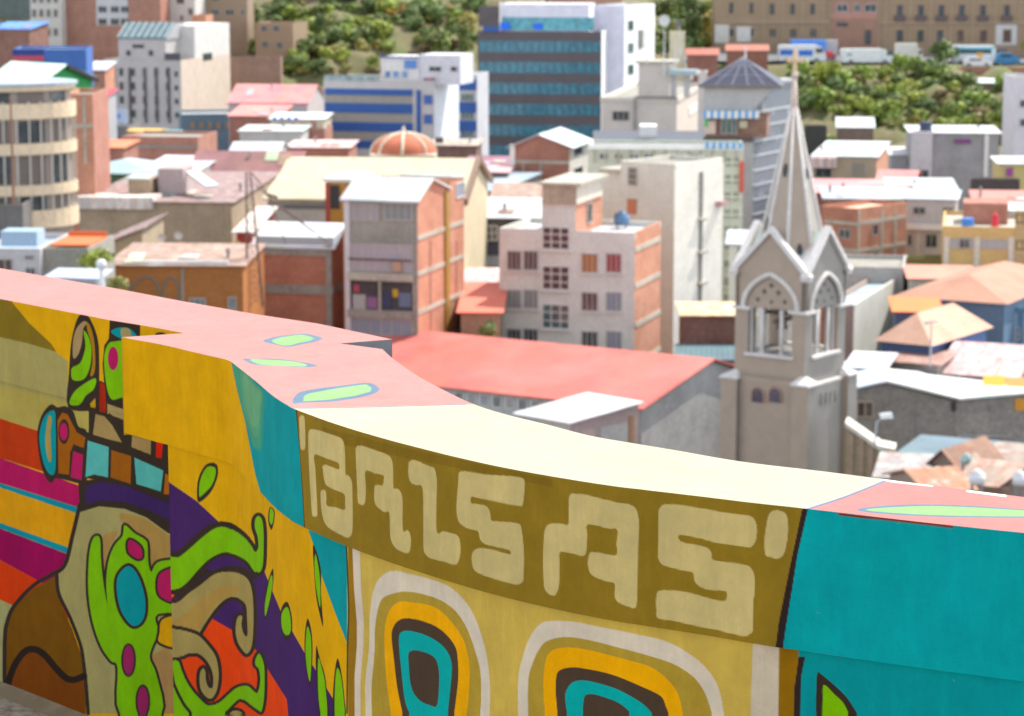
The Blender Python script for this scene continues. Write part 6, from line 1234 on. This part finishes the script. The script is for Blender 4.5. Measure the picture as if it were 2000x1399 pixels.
vehicle('truck','off white box truck right of the long white coach van','truck',1750,1802,124,457,[(0,.5),(0,3.1),(.8,3.1),(.8,2.2),(.95,2.1),(1,1.2),(1,0),(0,0)],(.62,.6,.56),wins=[(.84,.95,1.3,1.9,DG)])
vehicle('car','small red car between the grey truck and the white coach van','car',1612,1632,119,459,[(0,0),(0,.8),(.15,1.3),(.6,1.35),(.78,.85),(1,.7),(1,0)],(.55,.05,.06),1.7)
vehicle('bus','white city bus with turquoise stripe and dark windows near the right edge','bus',1862,1944,128,457,[(0,0),(0,3.0),(.03,3.15),(.95,3.15),(1,2.7),(1,0)],(.62,.68,.7),wins=[(.03,.9,1.7,2.5,(.02,.05,.07))],extra=[('turquoise_stripe',.0,.98,2.55,2.8,(.05,.45,.6),-.04,0),('orange_panel',.55,.7,1.1,1.9,(.7,.35,.05),-.05,0)])
vehicle('car','white car parked in front of the city bus','car',1882,1938,133,454.5,[(0,0),(0,.85),(.15,1.4),(.6,1.45),(.78,.9),(1,.75),(1,0)],(.7,.71,.72),1.8,wins=[(.2,.6,.95,1.3,DG)])
vehicle('car','blue car at the right end of the parked row','car',1946,1992,129,456,[(0,0),(0,1.1),(.12,1.9),(.65,1.9),(.85,1.1),(1,1.0),(1,0)],(.02,.2,.42),1.8,wins=[(.2,.62,1.15,1.75,DG)])
vehicle('car','dark brown minivan half hidden behind the blue car','car',1930,1972,122,463,[(0,0),(0,1.7),(.1,2.2),(.8,2.2),(.95,1.2),(1,0)],(.14,.1,.1),1.8)
# ---- vegetation
def leafmat(name,c):
    m,t,b_=base_mat(name); tc=N(t,'ShaderNodeTexCoord'); n1=noise(t,tc.outputs['Object'],.9,4,.7)
    oi=N(t,'ShaderNodeObjectInfo'); c2=mixc(t,ramp(t,n1,.35,.68),tuple(x*.5 for x in c),tuple(x*1.35 for x in c)); c3=mixc(t,oi.outputs['Random'],c2,mixc(t,1.0,c2,(1.25,1.0,.75),'MULTIPLY'))
    t.links.new(c3,b_.inputs[0]); b_.inputs['Roughness'].default_value=.7; return m
LM={'bright green':leafmat('foliage_bright',(.27,.38,.07)),'dark green':leafmat('foliage_dark',(.15,.23,.075)),'olive':leafmat('foliage_olive',(.34,.36,.12)),'dry straw coloured':leafmat('foliage_dry',(.2,.16,.08)),'yellow flowering':leafmat('foliage_yellow',(.42,.27,.02)),'mid green':leafmat('foliage_mid',(.22,.33,.08))}
BARK=M('concrete',(.12,.09,.06))
def crown_mesh(seed,rx,rz,n,leaf,nc=9):
    r_=random.Random(seed); v=[]; f=[]
    cl=[]
    for _ in range(nc):
        t=r_.uniform(0,6.28); q=r_.uniform(.1,.72); cl.append((q*rx*math.cos(t),q*rx*math.sin(t),rz*r_.uniform(.25,1.5),r_.uniform(.28,.5)*rx))
    for i in range(n):
        cx,cy,cz,cr_=r_.choice(cl); d=Vector((r_.gauss(0,1),r_.gauss(0,1),r_.gauss(0,1)))
        if d.length<.1: continue
        d.normalize(); p=Vector((cx,cy,cz))+Vector((d.x,d.y,d.z*.85*rz/rx))*cr_*r_.uniform(.65,1.08)
        nn=(d+Vector((r_.gauss(0,.5),r_.gauss(0,.5),r_.gauss(0,.5)))).normalized(); a=nn.orthogonal().normalized(); c=nn.cross(a); s_=leaf*r_.uniform(.5,1.2); th=r_.uniform(0,6.28)
        a,c=a*math.cos(th)+c*math.sin(th),c*math.cos(th)-a*math.sin(th); k=len(v)
        v+=[tuple(p+a*s_),tuple(p+c*s_*.6),tuple(p-a*s_),tuple(p-c*s_*.6)]; f.append((k,k+1,k+2,k+3))
    me=bpy.data.meshes.new('crown'); me.from_pydata(v,[],f); me.materials.append(LM['dark green']); return me
CR=[crown_mesh(k,1.,.75,520,.17,9+k%3) for k in range(6)]; TALL=[crown_mesh(20+k,.5,1.2,620,.14,14) for k in range(3)]
TR=MB().tube((0,0,-.6),(.05,0,.5),.09,.06).tube((.05,0,.4),(.4,.1,1.0),.05,.02).tube((.05,0,.4),(-.35,-.1,1.1),.05,.02).tube((.05,0,.4),(0,.3,1.2),.045,.02).obj('trunk',BARK).data
bpy.data.objects.remove([o for o in C.objects if o.name=='trunk'][0])
def plant(name,label,cat,p,s,mat,group=None,tall=False,k=0,sz=1.):
    rt=empty(name,p,random.uniform(0,6.28),label,cat,group); rt.scale=(s,s,s*sz)
    c=bpy.data.objects.new('crown',(TALL if tall else CR)[k%(3 if tall else 6)]); link(c,rt); c.material_slots[0].link='OBJECT'; c.material_slots[0].material=LM[mat]
    t=bpy.data.objects.new('trunk',TR); link(t,rt); return rt
def hitter(px,py,y0=398.,y1=560.):
    d=ray(px,py); y=y0
    while y<y1:
        if d.z*y<tz(d.x*y,y): return d*y
        y+=.5
    return None
EX=[(1000,-99,1290,400),(40,-99,400,400),(1618,215,1720,300),(1565,226,1622,300),(1896,140,1990,190),(395,-60,490,80),(932,-99,1290,400),(498,42,574,105),(740,105,932,400),(450,108,548,170)]
def inside(x,y,e=0): return any(a<x<c and b_<y+e<d for a,b_,c,d in EX)
rg=random.Random(11)
specs=[('mid',1292,1398,4,112,34,'among the huts between the white stair tower and the palace',[('dark green',6),('mid green',2),('olive',2)]),
       ('left',455,935,12,150,140,'on the scrubby slope above the pink roofed barn and blue banded building',[('dark green',7),('mid green',5),('olive',5),('bright green',2),('dry straw coloured',3)]),
       ('right',1562,1990,147,282,118,'on the steep bank below the parked vehicles',[('dark green',5),('bright green',5),('mid green',5),('olive',4),('dry straw coloured',3)])]
for side,x0,x1,y0,y1,n,where,mix in specs:
    bag=[a for a,c in mix for _ in range(c)]; c=0; tries=0
    while c<n and tries<4000:
        tries+=1; px=rg.uniform(x0,x1); py=rg.uniform(y0,y1)
        if side=='left' and px<560 and py>115: continue
        if inside(px,py): continue
        p=hitter(px,py)
        if p is None: continue
        kd=rg.choice(bag); s=rg.uniform(1.2,2.6)*(1.25 if kd in('dark green','bright green') else .8)
        plant('shrub','%s shrub %s'%(kd,where),'shrub',p-Vector((0,0,.1)),s,kd,'%s shrubs %s'%(kd,where),k=rg.randrange(6),sz=rg.uniform(.8,1.15)); c+=1
for i,(px,py,s,kd) in enumerate(((745,14,1.7,'yellow flowering'),(768,34,1.6,'yellow flowering'),(792,26,1.5,'yellow flowering'),(690,60,1.3,'yellow flowering'),(696,76,1.4,'yellow flowering'),(868,20,1.3,'yellow flowering'),(728,56,1.0,'yellow flowering'),(1978,222,1.0,'yellow flowering'),(1655,272,1.0,'yellow flowering'))):
    p=hitter(px,py+6)
    if p: plant('shrub','yellow flowering shrub standing out on the %s hillside'%('left' if px<1000 else 'right'),'shrub',p,s,kd,'yellow flowering shrubs on the %s hillside'%('left' if px<1000 else 'right'),k=i)
for px,py,s,kd in((845,24,2.3,'bright green'),(710,42,2.2,'bright green'),(663,72,2.1,'bright green'),(1855,172,2.1,'bright green'),(1668,205,2.5,'bright green'),(1705,222,2.3,'bright green'),(1732,236,2.4,'bright green'),(1865,222,2.1,'bright green'),(1945,240,2.6,'bright green'),(1840,248,2.2,'bright green'),(1735,180,2.0,'bright green'),(1640,215,2.0,'bright green'),(560,130,1.9,'bright green'),(590,135,1.8,'olive'),(1590,268,1.6,'bright green'),(1620,272,1.6,'bright green')):
    p=hitter(px,py+12)
    if p: plant('shrub','large %s bush catching the sun on the %s hillside'%(kd,'left' if px<1000 else 'right'),'shrub',p-Vector((0,0,.2)),s,kd,'large %s bushes catching the sun on the %s hillside'%(kd,'left' if px<1000 else 'right'),k=int(px),sz=.9)
trees=[('dark cypress like tree between the pale house and brick block at the top left',114,84,3.0,'dark green',1),('tall dark cypress behind the tan house at the top left',492,84,3.2,'dark green',1),('short dark cypress on the upper left slope in front of the brick row',625,78,2.2,'dark green',1),
 ('dark bushy tree before the palace between the box truck and city bus',1836,126,3.2,'dark green',0),('round dark tree cut by the right edge beside the palace',1996,112,2.8,'mid green',0),
 ('tall dark slender tree right of the white stair tower',1352,100,3.6,'dark green',1),('tall olive slender tree beside the palace left end',1384,96,3.4,'olive',1),('olive tree behind the masts right of the white stair tower',1318,104,2.8,'olive',1),
 ('dark tree hugging the left side of the dark office tower',905,118,3.0,'dark green',1),('tree with olive crown above the blue block',918,60,2.6,'olive',0),('mid green tree at the edge of the hill behind the white penthouse',860,104,2.2,'mid green',0)]
for i,(lb,px,py,s,kd,tl) in enumerate(trees):
    p=hitter(px,py)
    if p: plant('tree',lb,'tree',p,s,kd,None,bool(tl),i)
plant('tree','small yellow green tree beside the orange tarpaulin house at left',"tree",W(192,512,150)-Vector((0,0,.6)),1.15,'bright green',k=2); plant('tree','small dark green tree under the coral red roof eave',"tree",W(958,648,168)-Vector((0,0,.5)),.9,'dark green',k=3)
plant('tree','yellow green shrubby tree left of the orange house painted curves','tree',W(222,560,150)-Vector((0,0,.6)),.9,'olive',k=4)
# huts and pale things among the trees right of the white tower
H_('hillside_hut','cream hut among dark trees right of the white stair tower',(1338,62),438,1308,dep=3,yaw=-4,wall=M('plaster',(.6,.55,.4)),roof='flat',rm=WMET,cat='hut',wins=[(1320,40,1328,55)])
H_('hillside_hut','low rust red roofed hut in front of the palace left end',(1402,108),436,1342,dep=4,yaw=-4,wall=M('brick',(.3,.12,.09)),roof='shed',rm=M('tile',(.4,.14,.1)),rise=.8,cat='hut')
H_('hillside_hut','second rust red roofed hut nearer the palace centre',(1500,100),450,1420,dep=4,yaw=-4,wall=M('brick',(.34,.14,.1)),roof='shed',rm=M('tile',(.42,.16,.11)),rise=.8,cat='hut')
H_('rooftop_hut','white rooftop hut behind the glass pyramid',(1382,140),290,1364,dep=3,yaw=-4,wall=M('plaster',(.6,.56,.5)),roof='flat',cat='hut')
for i,(px,y0,y1,Y,lb) in enumerate(((1262,60,124,296,'slim white antenna mast on the beige stepped building'),(1297,60,150,300,'leaning white antenna mast right of the white stair tower'),(1318,80,150,300,'second antenna mast right of the white stair tower'),(1456,88,115,232,'short antenna on top of the glass pyramid'))):
    pole(lb,px,y0,y1,Y,.09,M('paint',(.62,.63,.63)),False,'antenna_mast','antenna')
def twin(a,b_): pass

def relabel():
    sh=[o for o in C.objects if o.get('category')=='shrub' and o.parent is None]
    Lz=[(560,'beside the retaining wall'),(640,'above the pink roofed barn'),(740,'above the banded building'),(830,'behind the white penthouse'),(2000,'beside the office tower')]
    Rz=[(1400,'between the stair tower and palace'),(1640,'below the blue minibus'),(1750,'below the long white coach van'),(1810,'below the white box truck'),(1900,'below the city bus'),(3000,'below the blue car')]
    grp={}
    for o in sh:
        px,py=proj(np.array(o.location)); kd=o['label'].split(' shrub')[0].split(' bush')[0].replace('dry straw','straw'); left=px<1000
        zn=[n for a,n in (Lz if left else Rz) if px<a][0]; lv=0 if py<(60 if left else 180) else (1 if py<(110 if left else 225) else 2)
        if 'large' in kd: kd='large bright green' if 'bright' in kd else 'large olive'
        if 'yellow' in kd: kd='yellow flowering'
        key=('left' if left else 'right',zn,lv,kd); grp.setdefault(key,[]).append((float(px),o))
    od=['first','second','third','fourth','fifth','sixth','seventh','eighth','ninth','tenth','eleventh','twelfth','thirteenth','fourteenth','fifteenth','sixteenth','seventeenth','eighteenth','nineteenth','twentieth']
    for (sd,zn,lv,kd),l in grp.items():
        l.sort(key=lambda q:q[0]); lev=(('high on','midway up','low on')[lv])
        for i,(px,o) in enumerate(l):
            o['label']='%s shrub %s the slope %s%s'%(kd,lev,zn,'' if len(l)==1 else ', %s from left'%od[min(i,19)])
            o['group']='shrubs on the %s hillside'%sd
relabel()
for o in C.objects:
    if o.get('label') and len(o['label'].split())>14 and 'large bright' in o['label']: o['label']=o['label'].replace('large bright green','big green')
